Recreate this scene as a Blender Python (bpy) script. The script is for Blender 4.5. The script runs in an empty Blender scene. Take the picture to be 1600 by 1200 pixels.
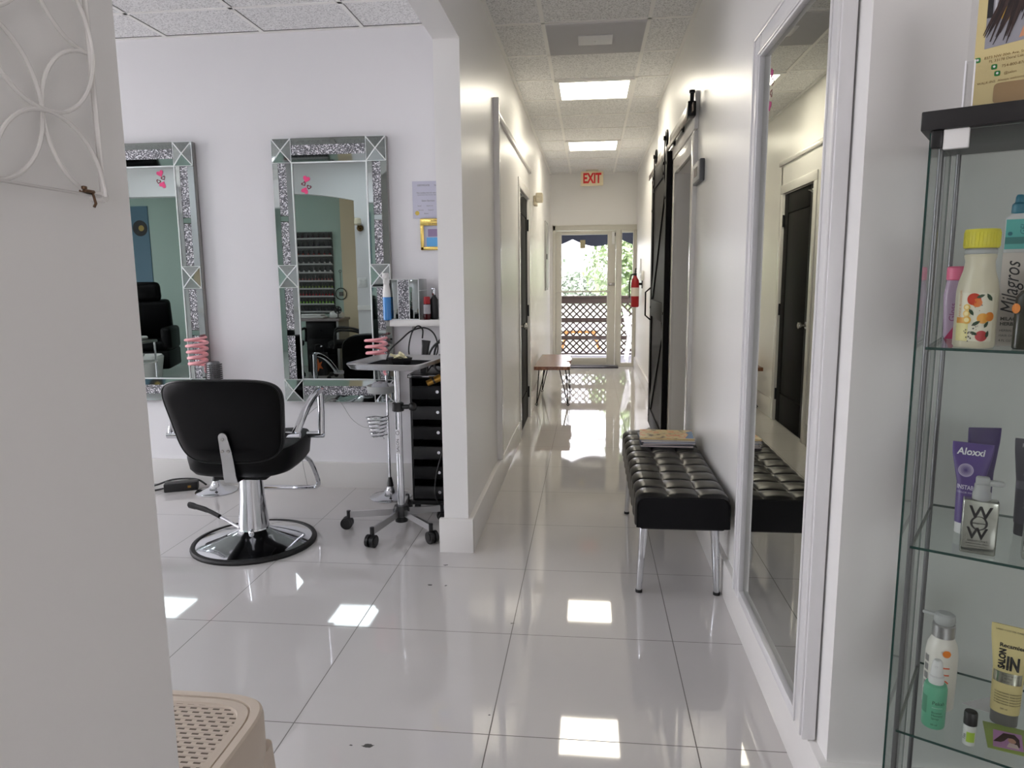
# light levels (one place to balance them)
LW, LC, LN, LF = 15.0, 23.0, 4.0, 1.0
WORLD, SUN = 10.0, 10.0
EXPO = 0.26
VWIN = (-.1, 1.6, .80, 2.15)
import bpy, bmesh, math, random
from mathutils import Vector, Matrix
random.seed(7)
SC = bpy.context.scene
COL = SC.collection
PI = math.pi

# ------------------------------------------------------------------ materials
def lin(c):
    return tuple(((v/255)/12.92 if v/255 <= .04045 else ((v/255+.055)/1.055)**2.4) for v in c)

def P(name, rgb, rough=.5, metal=0.0, spec=.5, coat=0.0, emit=None, estr=0.0, trans=0.0, ior=1.5, alpha=1.0):
    m = bpy.data.materials.new(name); m.use_nodes = True
    b = m.node_tree.nodes['Principled BSDF']
    b.inputs['Base Color'].default_value = (*lin(rgb), 1)
    b.inputs['Roughness'].default_value = rough
    b.inputs['Metallic'].default_value = metal
    b.inputs['Specular IOR Level'].default_value = spec
    b.inputs['Coat Weight'].default_value = coat
    b.inputs['IOR'].default_value = ior
    b.inputs['Transmission Weight'].default_value = trans
    b.inputs['Alpha'].default_value = alpha
    if emit:
        b.inputs['Emission Color'].default_value = (*lin(emit), 1)
        b.inputs['Emission Strength'].default_value = estr
    return m

class NT:
    """small wrapper to write node trees shortly"""
    def __init__(s, m):
        s.t = m.node_tree; s.b = s.t.nodes.get('Principled BSDF')
    def n(s, kind, **kw):
        o = s.t.nodes.new(kind)
        for k, v in kw.items(): setattr(o, k, v)
        return o
    def l(s, a, b): s.t.links.new(a, b)
    def val(s, node, i, v):
        if hasattr(v, 'is_linked'): s.l(v, node.inputs[i])
        else: node.inputs[i].default_value = v
    def math(s, op, a, b=0.0, c=None):
        o = s.n('ShaderNodeMath', operation=op)
        s.val(o, 0, a); s.val(o, 1, b)
        if c is not None: s.val(o, 2, c)
        return o.outputs[0]
    def obj(s): return s.n('ShaderNodeTexCoord').outputs['Object']
    def noise(s, vec, scale, detail=2.0, rough=.5):
        o = s.n('ShaderNodeTexNoise'); s.l(vec, o.inputs['Vector'])
        o.inputs['Scale'].default_value = scale; o.inputs['Detail'].default_value = detail
        o.inputs['Roughness'].default_value = rough
        return o.outputs['Fac']
    def mapping(s, vec, scale=(1, 1, 1), loc=(0, 0, 0), rot=(0, 0, 0)):
        o = s.n('ShaderNodeMapping'); s.l(vec, o.inputs['Vector'])
        o.inputs['Scale'].default_value = scale; o.inputs['Location'].default_value = loc; o.inputs['Rotation'].default_value = rot
        return o.outputs[0]
    def mix(s, fac, a, b):
        o = s.n('ShaderNodeMix', data_type='RGBA')
        s.val(o, 0, fac)
        for i, v in ((6, a), (7, b)):
            if hasattr(v, 'is_linked'): s.l(v, o.inputs[i])
            else: o.inputs[i].default_value = (*lin(v), 1)
        return o.outputs[2]
    def ramp(s, fac, stops):
        o = s.n('ShaderNodeValToRGB'); s.l(fac, o.inputs[0])
        e = o.color_ramp.elements
        while len(e) < len(stops): e.new(.5)
        for k, (p, c) in enumerate(stops):
            e[k].position = p; e[k].color = (*lin(c), 1)
        return o.outputs[0]
    def bump(s, h, strength, dist=.01):
        o = s.n('ShaderNodeBump'); o.inputs['Strength'].default_value = strength; o.inputs['Distance'].default_value = dist
        s.l(h, o.inputs['Height']); s.l(o.outputs[0], s.b.inputs['Normal'])

def paint(name, rgb, rough=.32, streak=.10, spec=.28):
    """brushed-on wall paint: soft sheen that varies in faint upright strokes"""
    m = P(name, rgb, rough, spec=spec); t = NT(m)
    a = t.noise(t.mapping(t.obj(), (60, 60, 1.2)), 1.0, 2)
    t.l(t.math('ADD', t.math('MULTIPLY', a, streak), rough-streak/2), t.b.inputs['Roughness'])
    return m

M = {}
M['wall'] = paint('white_wall_paint', (236, 235, 233), .34, .16)
M['wall_salon'] = paint('white_salon_paint', (230, 229, 231), .38)
M['mint'] = paint('mint_wall_paint', (176, 198, 188), .45)
M['cream'] = paint('cream_wall_paint', (222, 208, 180), .35)
M['trim'] = paint('white_trim_enamel', (228, 226, 223), .25, .05)
M['frame_white'] = paint('white_mirror_frame_enamel', (224, 223, 224), .28, .03)
M['doorwhite'] = paint('old_white_door_enamel', (206, 203, 192), .35, .05)
M['black_door'] = paint('black_door_enamel', (11, 10, 11), .55, .03, spec=.06)
M['barn'] = paint('charcoal_wood_paint', (20, 19, 20), .5, .08, spec=.10)
M['steel_black'] = P('black_powder_steel', (18, 18, 19), .4, .6)
M['leather'] = P('black_leather', (5, 5, 6), .45, spec=.16)
t = NT(M['leather']); t.bump(t.noise(t.obj(), 260, 3), .12, .002)
M['vinyl'] = P('black_vinyl', (6, 6, 6), .29, spec=.36)
t = NT(M['vinyl']); t.bump(t.noise(t.obj(), 320, 2), .07, .002)
M['vinyl_matt'] = P('black_matt_vinyl', (6, 6, 9), .65, spec=.2)
M['chrome'] = P('polished_chrome', (214, 216, 220), .07, 1.0)
M['brushed'] = P('brushed_steel', (188, 188, 188), .3, 1.0)
M['nickel'] = P('satin_nickel', (170, 168, 164), .25, 1.0)
M['mirror'] = P('silvered_mirror', (141, 147, 144), .004, 1.0)
M['mirror_wall'] = P('silvered_wall_mirror', (206, 208, 200), .004, 1.0)
M['black_plastic'] = P('black_plastic', (14, 14, 15), .4)
M['rubber'] = P('black_rubber', (16, 16, 16), .6)
M['white_plastic'] = P('white_plastic', (226, 226, 224), .35)
M['clear'] = P('clear_plastic', (240, 240, 240), .08, trans=.95, ior=1.3)
M['frosted'] = P('frosted_clear_plastic', (226, 228, 226), .35, trans=.5, ior=1.3)
M['ivory'] = P('ivory_plastic', (216, 206, 182), .45)
M['grey_metal'] = P('grey_painted_metal', (150, 150, 148), .45)
M['vent'] = P('grey_filter_mesh', (205, 204, 204), .8)
M['vent_plate'] = P('light_grey_plate', (216, 217, 220), .6)
M['ink'] = P('black_print', (16, 16, 17), .5)
M['inkgrey'] = P('grey_print', (92, 90, 86), .6)
M['paper'] = P('white_paper', (226, 225, 228), .7)
M['gold'] = P('brass_gold', (240, 208, 118), .25, .8)
M['red'] = P('red_enamel', (150, 14, 22), .3)
M['exitred'] = P('exit_red', (226, 32, 36), .45)
M['exit_face'] = P('exit_sign_face', (240, 224, 190), .5)
M['pink'] = P('pink_plastic', (244, 172, 178), .4)
M['hotpink'] = P('pink_vinyl', (236, 70, 130), .5)
M['maroon'] = P('maroon_vinyl', (110, 14, 40), .5)
M['mat_black'] = P('black_rubber_mat', (8, 8, 8), .85, spec=.15)
M['blue_liquid'] = P('blue_liquid', (54, 128, 196), .2)
M['grid'] = P('ceiling_grid_enamel', (236, 235, 232), .45)

# glossy porcelain floor tiles, 60 cm, dark thin joints, a few chips
def floor_material():
    m = P('white_porcelain_tiles', (206, 203, 200), .025, spec=.9); t = NT(m)
    o = t.obj(); sp = t.n('ShaderNodeSeparateXYZ'); t.l(o, sp.inputs[0])
    def edge(c, off):
        f = t.math('FRACT', t.math('DIVIDE', t.math('SUBTRACT', c, off - 60), .6))
        return t.math('MINIMUM', f, t.math('SUBTRACT', 1.0, f))
    d = t.math('MINIMUM', edge(sp.outputs[0], -.2869), edge(sp.outputs[1], 1.905))
    joint = t.math('LESS_THAN', d, .0028)
    wob = t.math('MULTIPLY', t.math('SUBTRACT', t.noise(o, 70, 3), .5), .035)
    chip = None
    for (x, y, r) in ((-.662, 3.125, .011), (-.689, 2.904, .012), (-.62, 2.904, .004), (-.629, 1.822, .015), (-.678, 1.82, .005), (-.293, 2.588, .004), (-.30, 2.0, .004)):
        dx = t.math('SUBTRACT', sp.outputs[0], x); dy = t.math('MULTIPLY', t.math('SUBTRACT', sp.outputs[1], y), 1.7)
        dd = t.math('SQRT', t.math('ADD', t.math('MULTIPLY', dx, dx), t.math('MULTIPLY', dy, dy)))
        c = t.math('LESS_THAN', t.math('ADD', dd, wob), r)
        chip = c if chip is None else t.math('MAXIMUM', chip, c)
    fac = t.math('MAXIMUM', joint, chip)
    cloud = t.ramp(t.noise(o, 1.3, 3), [(.3, (203, 200, 198)), (.7, (209, 206, 204))])
    col = t.mix(joint, cloud, (104, 100, 95)); col = t.mix(chip, col, (52, 50, 46))
    t.l(col, t.b.inputs['Base Color'])
    t.l(t.math('ADD', t.math('MULTIPLY', fac, .5), .035), t.b.inputs['Roughness'])
    h = t.math('ADD', t.math('MULTIPLY', t.noise(o, 5.5, 1), .02), t.math('MULTIPLY', fac, -.25))
    t.bump(h, .10, .03)
    return m
M['floor'] = floor_material()

def ceiling_material():
    m = P('mineral_fibre_tiles', (206, 204, 202), .9, spec=.2); t = NT(m); o = t.obj()
    n = t.noise(o, 120, 3, .75)
    t.l(t.ramp(n, [(.38, (184, 184, 184)), (.52, (238, 238, 238))]), t.b.inputs['Base Color'])
    t.bump(n, .25, .004)
    return m
M['ceiling'] = ceiling_material()

def glitter_material():
    m = P('crushed_crystal_inlay', (200, 200, 205), .38, .25); t = NT(m); o = t.obj()
    v = t.n('ShaderNodeTexVoronoi'); t.l(o, v.inputs['Vector']); v.inputs['Scale'].default_value = 190
    sc = t.n('ShaderNodeSeparateXYZ'); t.l(v.outputs['Color'], sc.inputs[0])
    t.l(t.ramp(sc.outputs[0], [(.0, (74, 74, 78)), (.45, (112, 112, 118)), (.7, (160, 159, 165)), (.88, (240, 240, 244))]), t.b.inputs['Base Color'])
    t.bump(sc.outputs[1], .5, .004)
    return m
M['glitter'] = glitter_material()

def glass_material(name, tint, edge=False, dens=1.0):
    m = bpy.data.materials.new(name); m.use_nodes = True; t = m.node_tree
    for n in list(t.nodes): t.nodes.remove(n)
    out = t.nodes.new('ShaderNodeOutputMaterial'); mx = t.nodes.new('ShaderNodeMixShader')
    tr = t.nodes.new('ShaderNodeBsdfTransparent'); gl = t.nodes.new('ShaderNodeBsdfGlossy'); fr = t.nodes.new('ShaderNodeFresnel')
    tr.inputs[0].default_value = (*lin(tint), 1); gl.inputs['Roughness'].default_value = .01
    fr.inputs[0].default_value = 1.38
    ge = t.nodes.new('ShaderNodeNewGeometry'); mu = t.nodes.new('ShaderNodeMath'); mu.operation = 'MULTIPLY_ADD'; mu.inputs[1].default_value = -1.0; mu.inputs[2].default_value = 1.0
    t.links.new(ge.outputs['Backfacing'], mu.inputs[0]); m2 = t.nodes.new('ShaderNodeMath'); m2.operation = 'MULTIPLY'
    t.links.new(fr.outputs[0], m2.inputs[0]); t.links.new(mu.outputs[0], m2.inputs[1])
    t.links.new(m2.outputs[0], mx.inputs[0]); t.links.new(tr.outputs[0], mx.inputs[1]); t.links.new(gl.outputs[0], mx.inputs[2]); t.links.new(mx.outputs[0], out.inputs[0])
    return m
M['glass'] = glass_material('clear_pane_glass', (246, 248, 247))
M['glass_door'] = glass_material('door_glass', (243, 243, 244))
M['glass_edge'] = P('green_glass_edge', (30, 62, 56), .15)
M['acrylic'] = glass_material('clear_acrylic', (250, 250, 250))

def wood(name, c1, c2, scale=(2, 30, 30), rough=.45):
    m = P(name, c1, rough); t = NT(m); o = t.obj()
    n = t.noise(t.mapping(o, scale), 2.2, 4, .6)
    t.l(t.ramp(n, [(.3, c1), (.55, c2), (.75, c1)]), t.b.inputs['Base Color'])
    t.bump(n, .1, .004)
    return m
M['live_edge'] = wood('live_edge_wood', (150, 100, 66), (108, 64, 42), (14, 3, 14), .25)
M['deck'] = wood('weathered_deck_boards', (172, 172, 178), (150, 150, 156), (3, 40, 40), .7)
M['rail'] = wood('dark_brown_stained_wood', (70, 54, 46), (54, 42, 36), (3, 30, 30), .7)

def leaf_mat(name, a, b):
    m = P(name, a, .6); t = NT(m); o = t.obj()
    t.l(t.ramp(t.noise(o, 2.5, 3), [(.35, a), (.65, b)]), t.b.inputs['Base Color'])
    return m
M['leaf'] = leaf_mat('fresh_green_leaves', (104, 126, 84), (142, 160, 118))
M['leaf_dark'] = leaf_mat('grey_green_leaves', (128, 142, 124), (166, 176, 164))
M['bark'] = P('bark', (96, 84, 70), .9)

# ------------------------------------------------------------------ mesh builder
def frames(pts, closed):
    pts = [Vector(p) for p in pts]; n = len(pts); T = []
    for i in range(n):
        if closed: d = pts[(i+1) % n] - pts[i-1]
        else: d = pts[min(i+1, n-1)] - pts[max(i-1, 0)]
        T.append(d.normalized())
    u = T[0].orthogonal().normalized(); out = []
    for i in range(n):
        u = (u - T[i]*u.dot(T[i]))
        u = u.normalized() if u.length > 1e-6 else T[i].orthogonal().normalized()
        out.append((pts[i], u.copy(), T[i].cross(u)))
    return out

class MB:
    def __init__(s): s.V = []; s.F = []; s.I = []; s.X = Matrix.Identity(4)
    def add(s, V, F, m=0):
        k = len(s.V); s.V += [s.X @ Vector(v) for v in V]
        s.F += [tuple(i+k for i in f) for f in F]; s.I += [m]*len(F)
        return s
    def box(s, a, b, m=0):
        (x0, y0, z0), (x1, y1, z1) = a, b
        x0, x1 = min(x0, x1), max(x0, x1); y0, y1 = min(y0, y1), max(y0, y1); z0, z1 = min(z0, z1), max(z0, z1)
        V = [(x, y, z) for z in (z0, z1) for y in (y0, y1) for x in (x0, x1)]
        return s.add(V, [(0, 2, 3, 1), (4, 5, 7, 6), (0, 1, 5, 4), (2, 6, 7, 3), (0, 4, 6, 2), (1, 3, 7, 5)], m)
    def rbox(s, a, b, r=.005, seg=2, m=0):
        bm = bmesh.new(); bmesh.ops.create_cube(bm, size=1)
        c = [(p+q)/2 for p, q in zip(a, b)]; d = [abs(q-p) for p, q in zip(a, b)]
        for v in bm.verts: v.co = Vector((c[0]+v.co.x*d[0], c[1]+v.co.y*d[1], c[2]+v.co.z*d[2]))
        r = min(r, .49*min(d))
        bmesh.ops.bevel(bm, geom=list(bm.edges), offset=r, segments=seg, profile=.5, affect='EDGES')
        bm.verts.index_update()
        s.add([v.co.copy() for v in bm.verts], [tuple(v.index for v in f.verts) for f in bm.faces], m); bm.free()
        return s
    def bar(s, p0, p1, w, h, m=0, up=(0, 0, 1)):
        p0, p1 = Vector(p0), Vector(p1); d = (p1-p0).normalized(); u = Vector(up); x = d.cross(u)
        if x.length < 1e-5: x = d.orthogonal()
        x.normalize(); y = x.cross(d)
        V = [p + x*a*w/2 + y*b*h/2 for p in (p0, p1) for a, b in ((-1, -1), (1, -1), (1, 1), (-1, 1))]
        return s.add(V, [(3, 2, 1, 0), (4, 5, 6, 7), (0, 1, 5, 4), (1, 2, 6, 5), (2, 3, 7, 6), (3, 0, 4, 7)], m)
    def tube(s, pts, r, n=10, closed=False, m=0, flat=1.0):
        fr = frames(pts, closed); N = len(fr); V = []; F = []
        for i, (p, u, w) in enumerate(fr):
            rr = r[i] if isinstance(r, (list, tuple)) else r
            for k in range(n):
                a = 2*PI*k/n; V.append(p + u*math.cos(a)*rr + w*math.sin(a)*rr*flat)
        for i in range(N if closed else N-1):
            j = (i+1) % N
            for k in range(n):
                q = (k+1) % n; F.append((i*n+k, i*n+q, j*n+q, j*n+k))
        if not closed:
            F.append(tuple(reversed(range(n)))); F.append(tuple((N-1)*n+k for k in range(n)))
        return s.add(V, F, m)
    def cyl(s, p0, p1, r0, r1=None, n=20, m=0): return s.tube([p0, p1], [r0, r0 if r1 is None else r1], n, m=m)
    def lathe(s, prof, n=28, c=(0, 0, 0), m=0, sx=1, sy=1):
        V = []; F = []; k = len(prof)
        for r, z in prof:
            for i in range(n):
                a = 2*PI*i/n; V.append((c[0]+r*sx*math.cos(a), c[1]+r*sy*math.sin(a), c[2]+z))
        for j in range(k-1):
            for i in range(n):
                q = (i+1) % n; F.append((j*n+i, j*n+q, (j+1)*n+q, (j+1)*n+i))
        if prof[0][0] > 1e-6: F.append(tuple(reversed(range(n))))
        if prof[-1][0] > 1e-6: F.append(tuple((k-1)*n+i for i in range(n)))
        return s.add(V, F, m)
    def loft(s, loops, m=0, caps=True):
        n = len(loops[0]); V = [v for L in loops for v in L]; F = []
        for j in range(len(loops)-1):
            for i in range(n):
                q = (i+1) % n; F.append((j*n+i, j*n+q, (j+1)*n+q, (j+1)*n+i))
        if caps:
            F.append(tuple(reversed(range(n)))); F.append(tuple((len(loops)-1)*n+i for i in range(n)))
        return s.add(V, F, m)
    def prism(s, poly, a, b, plane='xy', m=0):
        f = {'xy': lambda u, v, w: (u, v, w), 'xz': lambda u, v, w: (u, w, v), 'yz': lambda u, v, w: (w, u, v)}[plane]
        n = len(poly); V = [f(u, v, a) for u, v in poly] + [f(u, v, b) for u, v in poly]
        F = [tuple(range(n)), tuple(reversed(range(n, 2*n)))] + [(i, n+i, n+(i+1) % n, (i+1) % n) for i in range(n)]
        return s.add(V, F, m)
    def ball(s, c, r, n=14, sz=(1, 1, 1), m=0):
        k = n//2; prof = [(r*math.sin(PI*i/k), -r*math.cos(PI*i/k)) for i in range(k+1)]
        prof[0] = (r*.02, prof[0][1]); prof[-1] = (r*.02, prof[-1][1])
        V0 = len(s.V); X = s.X; s.X = X @ Matrix.Translation(c) @ Matrix.Diagonal((*sz, 1)); s.lathe(prof, n, m=m); s.X = X
        return s
    def build(s, name, mats, parent=None, w=False, kind=None, label=None, angle=35):
        V = s.V
        if w and parent is not None:
            inv = Matrix.LocRotScale(parent.location, parent.rotation_euler, None).inverted(); V = [inv @ v for v in V]
        me = bpy.data.meshes.new(name); me.from_pydata([tuple(v) for v in V], [], s.F)
        if not isinstance(mats, (list, tuple)): mats = [mats]
        for q in mats: me.materials.append(M[q] if isinstance(q, str) else q)
        me.polygons.foreach_set('material_index', s.I)
        bm = bmesh.new(); bm.from_mesh(me); bmesh.ops.recalc_face_normals(bm, faces=bm.faces); bm.to_mesh(me); bm.free()
        me.polygons.foreach_set('use_smooth', [True]*len(me.polygons)); me.set_sharp_from_angle(angle=math.radians(angle))
        o = bpy.data.objects.new(name, me); COL.objects.link(o)
        if parent is not None: o.parent = parent
        if kind: o['kind'] = kind
        if label: o['label'] = label
        return o

def tag(o, label, cat, group=None):
    o['label'] = label; o['category'] = cat
    if group: o['group'] = group
    return o

def thing(name, label, cat, loc=(0, 0, 0), rotz=0.0, group=None):
    o = bpy.data.objects.new(name, None); o.empty_display_size = .05; COL.objects.link(o)
    o.location = loc; o.rotation_euler = (0, 0, rotz)
    return tag(o, label, cat, group)

def struct(name, mb, mats, parent=None, **kw):
    return mb.build(name, mats, parent, kind=None if parent else 'structure', **kw)

def dup(root, loc, rotz=None, label=None, group=None):
    r = root.copy(); COL.objects.link(r); r.location = loc
    if rotz is not None: r.rotation_euler = (0, 0, rotz)
    if label: r['label'] = label
    if group: r['group'] = group
    for ch in list(root.children):
        c = ch.copy(); COL.objects.link(c); c.parent = r
        for g in list(ch.children):
            d = g.copy(); COL.objects.link(d); d.parent = c
    return r

def words(text, size, mapper, mat, parent, name='lettering', align='LEFT', bold=0.0, space=1.0, sx=1.0, shear=0.0, w=False):
    """real letters as a thin mesh; mapper(u, v) gives the point on the surface"""
    cu = bpy.data.curves.new('txt', 'FONT'); cu.body = text; cu.size = size; cu.align_x = align
    cu.offset = bold; cu.space_character = space; cu.shear = shear; cu.resolution_u = 3
    o = bpy.data.objects.new('txt', cu); COL.objects.link(o)
    bpy.context.view_layer.update()
    me = bpy.data.meshes.new_from_object(o.evaluated_get(bpy.context.evaluated_depsgraph_get()))
    bpy.data.objects.remove(o); bpy.data.curves.remove(cu)
    V3 = lambda u, v: Vector(mapper(u, v))
    bent = max(((V3(-.008, q)+V3(.008, q))/2-V3(0, q)).length for q in (0, .01)) > 5e-5 or ((V3(0, -.008)+V3(0, .008))/2-V3(0, 0)).length > 5e-5
    if bent:      # cut the letters finely so that they follow a curved surface
        bm = bmesh.new(); bm.from_mesh(me)
        xs = [v.co.x for v in bm.verts]; ys = [v.co.y for v in bm.verts]
        for lo, hi, no in ((min(xs), max(xs), (1, 0, 0)), (min(ys), max(ys), (0, 1, 0))):
            k = int(lo/.0025)
            while k*.0025 < hi:
                bmesh.ops.bisect_plane(bm, geom=bm.verts[:]+bm.edges[:]+bm.faces[:], plane_co=Vector(no)*(k*.0025), plane_no=no); k += 1
        bm.to_mesh(me); bm.free()
    b = MB(); b.V = [V3(v.co.x*sx, v.co.y) for v in me.vertices]
    b.F = [tuple(p.vertices) for p in me.polygons]; b.I = [0]*len(b.F)
    bpy.data.meshes.remove(me)
    return b.build(name, mat, parent, w=w)

def sup(a, b, n=40, e=4.0, cx=0.0, cy=0.0, z=0.0):
    out = []
    for i in range(n):
        t = 2*PI*i/n; c, s_ = math.cos(t), math.sin(t)
        out.append(Vector((cx + a*math.copysign(abs(c)**(2/e), c), cy + b*math.copysign(abs(s_)**(2/e), s_), z)))
    return out

def arc(cx, cy, r, a0, a1, n=12):
    return [(cx+r*math.cos(math.radians(a0+(a1-a0)*i/n)), cy+r*math.sin(math.radians(a0+(a1-a0)*i/n))) for i in range(n+1)]

def spline(pts, k=6):
    """Catmull-Rom through points"""
    P_ = [Vector(p) for p in pts]; out = []
    for i in range(len(P_)-1):
        a, b, c, d = P_[max(i-1, 0)], P_[i], P_[i+1], P_[min(i+2, len(P_)-1)]
        for j in range(k):
            t = j/k; out.append(.5*((2*b)+(c-a)*t+(2*a-5*b+4*c-d)*t*t+(3*b-a-3*c+d)*t**3))
    out.append(P_[-1]); return out
# ------------------------------------------------------------------ camera
cam = bpy.data.cameras.new('camera'); co = bpy.data.objects.new('camera', cam); COL.objects.link(co)
cam.sensor_width = 36; cam.lens = 36*1112.08/1600; cam.clip_start = .02; cam.clip_end = 300
R_ = Vector((.99415238, .10757616, -.00940294)); U_ = Vector((-.00686172, .14983036, .98868791)); W_ = Vector((-.1077681, .98284192, -.14969237))
co.matrix_world = Matrix(((R_.x, U_.x, -W_.x, 0), (R_.y, U_.y, -W_.y, 0), (R_.z, U_.z, -W_.z, 1.3386), (0, 0, 0, 1)))
SC.camera = co

# ------------------------------------------------------------------ room shell
H = 2.788
struct('floor', MB().box((-9, -4.2, -.06), (2.7, 10.72, 0)), 'floor')
struct('ceiling', MB().box((-9, -4.2, H), (2.7, 10.75, H+.06)), 'ceiling')
XL, XLs = -.583, -.703          # corridor face and salon face of the dividing wall
XR = .585
# dividing wall: beyond the opening, with the door hole
DY0, DY1, DZ = 5.80, 6.68, 2.03
struct('wall_left', MB().box((XLs, 3.302, 0), (XL, DY0, H)).box((XLs, DY1, 0), (XL, 10.75, H)).box((XLs, DY0, DZ), (XL, DY1, H))
       .box((XLs, .853, 2.385), (XL, 3.302, H)), 'wall')
# the wall end beside the camera, nearer side of the opening
struct('wall_front', MB().box((-.72, -4.2, 0), (-.57, .853, H)), 'wall')
OY0, OY1, OZ = 4.25, 5.10, 2.02
struct('wall_right', MB().box((XR, 1.66, 0), (.72, OY0, H)).box((XR, OY1, 0), (.72, 6.6, H)).box((XR, OY0, OZ), (.72, OY1, H))
       .box((.67, 6.6, 0), (.8, 10.75, H)), 'wall')
struct('wall_corner', MB().box((.72, 1.66, 0), (2.7, 1.80, H)), 'wall')
struct('wall_east', MB().box((2.6, -4.2, 0), (2.7, 1.66, H)), 'wall')
struct('wall_closet', MB().box((1.7, 3.9, 0), (1.8, 6.0, H)).box((.72, 3.8, 0), (1.8, 3.9, H)).box((.72, 5.9, 0), (1.7, 6.0, H)), 'wall')
EY = 10.6
struct('wall_end', MB().box((-.72, EY, 2.06), (.80, EY+.15, H)).box((-.72, EY, 0), (-.545, EY+.15, 2.06)), 'wall')
struct('wall_salon', MB().box((-9, 4.32, 0), (XLs, 4.44, H)), 'wall_salon')
WY0, WY1, WZ0, WZ1 = -.1, 4.1, .12, 2.60          # unseen salon window, added and sized to brighten the salon
struct('wall_west', MB().box((-9, -4.2, 0), (-8.9, WY0, H)).box((-9, WY1, 0), (-8.9, 4.32, H)).box((-9, WY0, 0), (-8.9, WY1, WZ0)).box((-9, WY0, WZ1), (-8.9, WY1, H)), 'wall_salon')
w_s = MB()
for i in range(4): w_s.rbox((-8.99, WY0+(WY1-WY0-.05)*i/3, WZ0), (-8.91, WY0+(WY1-WY0-.05)*i/3+.05, WZ1), .004)
w_s.rbox((-8.985, WY0, WZ0), (-8.905, WY1, WZ0+.05), .004).rbox((-8.985, WY0, WZ1-.05), (-8.905, WY1, WZ1), .004)
w2 = struct('added_window_2', w_s, 'trim')
MB().box((-8.955, WY0+.02, WZ0+.02), (-8.95, WY1-.02, WZ1-.02)).build('glass_pane', 'glass_door', w2)
# back wall of the salon with a wide gently arched opening into the nail room
arch = [(-2.93, 0), (-.72, 0), (-.72, H), (-8.9, H), (-8.9, 2.39)] + [(-3.9 + .97*i/12, 2.39-.10*(i/12)**2.2) for i in range(13)]
struct('wall_back', MB().prism(arch, -.42, -.28, 'xz'), 'wall_salon')
struct('wall_mint', MB().box((-8.9, -2.06, 0), (-3.70, -1.94, H)), 'mint')
struct('wall_cream', MB().box((-3.70, -2.06, 0), (-2.6, -1.94, H)).box((-2.72, -1.94, 0), (-2.6, -.42, H)), 'cream')
VX0, VX1, VZ0, VZ1 = VWIN                         # window added behind the camera, its area tuned for light on the near walls
struct('wall_rear', MB().box((-2.6, -4.2, 0), (VX0, -4.1, H)).box((VX1, -4.2, 0), (2.7, -4.1, H)).box((VX0, -4.2, 0), (VX1, -4.1, VZ0)).box((VX0, -4.2, VZ1), (VX1, -4.1, H)), 'wall')
w_f = MB().rbox((VX0, -4.19, VZ0), (VX0+.05, -4.11, VZ1), .004).rbox((VX1-.05, -4.19, VZ0), (VX1, -4.11, VZ1), .004).rbox((VX0+.05, -4.185, VZ0), (VX1-.05, -4.115, VZ0+.05), .004).rbox((VX0+.05, -4.185, VZ1-.05), (VX1-.05, -4.115, VZ1), .004)
w3 = struct('added_window_3', w_f, 'trim')
MB().box((VX0+.02, -4.155, VZ0+.02), (VX1-.02, -4.15, VZ1-.02)).build('glass_pane', 'glass_door', w3)

# ceiling grid: pressed T bars under the tiles
G = .6096; g = MB(); zt = H-.004
def tee(x0, y0, x1, y1):
    g.box((x0-(.012 if x0 == x1 else 0), y0-(.012 if y0 == y1 else 0), zt), (x1+(.012 if x0 == x1 else 0), y1+(.012 if y0 == y1 else 0), H))
for k in range(-13, 11):
    yy = 4.3852+G*k
    if yy > -3.9: tee(XL if yy > .8 else -.57, yy, .585 if yy > 1.7 else 2.6, yy)
for x in (-.2815, .3281): tee(x, -4.1, x, EY)
for x in (.9377, 1.5473, 2.1569): tee(x, -4.1, x, 1.66)
g.box((XL, 3.3, zt-.002), (XL+.022, EY, H)).box((XR-.022, 1.66, zt-.002), (XR, 6.6, H)).box((.648, 6.6, zt-.002), (.67, EY, H)).box((XL, EY-.022, zt-.002), (.67, EY, H))
for k in range(0, 13):
    x = -1.333-G*k; tee(x, -.28, x, 4.32)
for k in range(-1, 7):
    yy = .265+G*k
    if yy > -.28: tee(-8.9, yy, XLs, yy)
g.box((-8.9, 4.298, zt-.002), (XLs, 4.32, H))
go = struct('ceiling_grid', g, 'grid')
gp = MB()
for k in range(-4, 11):     # dark strips painted in for the shadow gaps beside the tiles
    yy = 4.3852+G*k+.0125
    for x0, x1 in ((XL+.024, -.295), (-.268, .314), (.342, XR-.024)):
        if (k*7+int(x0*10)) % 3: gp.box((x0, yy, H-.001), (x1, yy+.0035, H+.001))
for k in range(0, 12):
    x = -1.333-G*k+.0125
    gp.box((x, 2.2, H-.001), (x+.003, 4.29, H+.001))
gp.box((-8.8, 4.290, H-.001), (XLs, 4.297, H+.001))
gp.build('shadow_strip', P('painted_gap_shadow', (60, 58, 56), .9), go)

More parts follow.
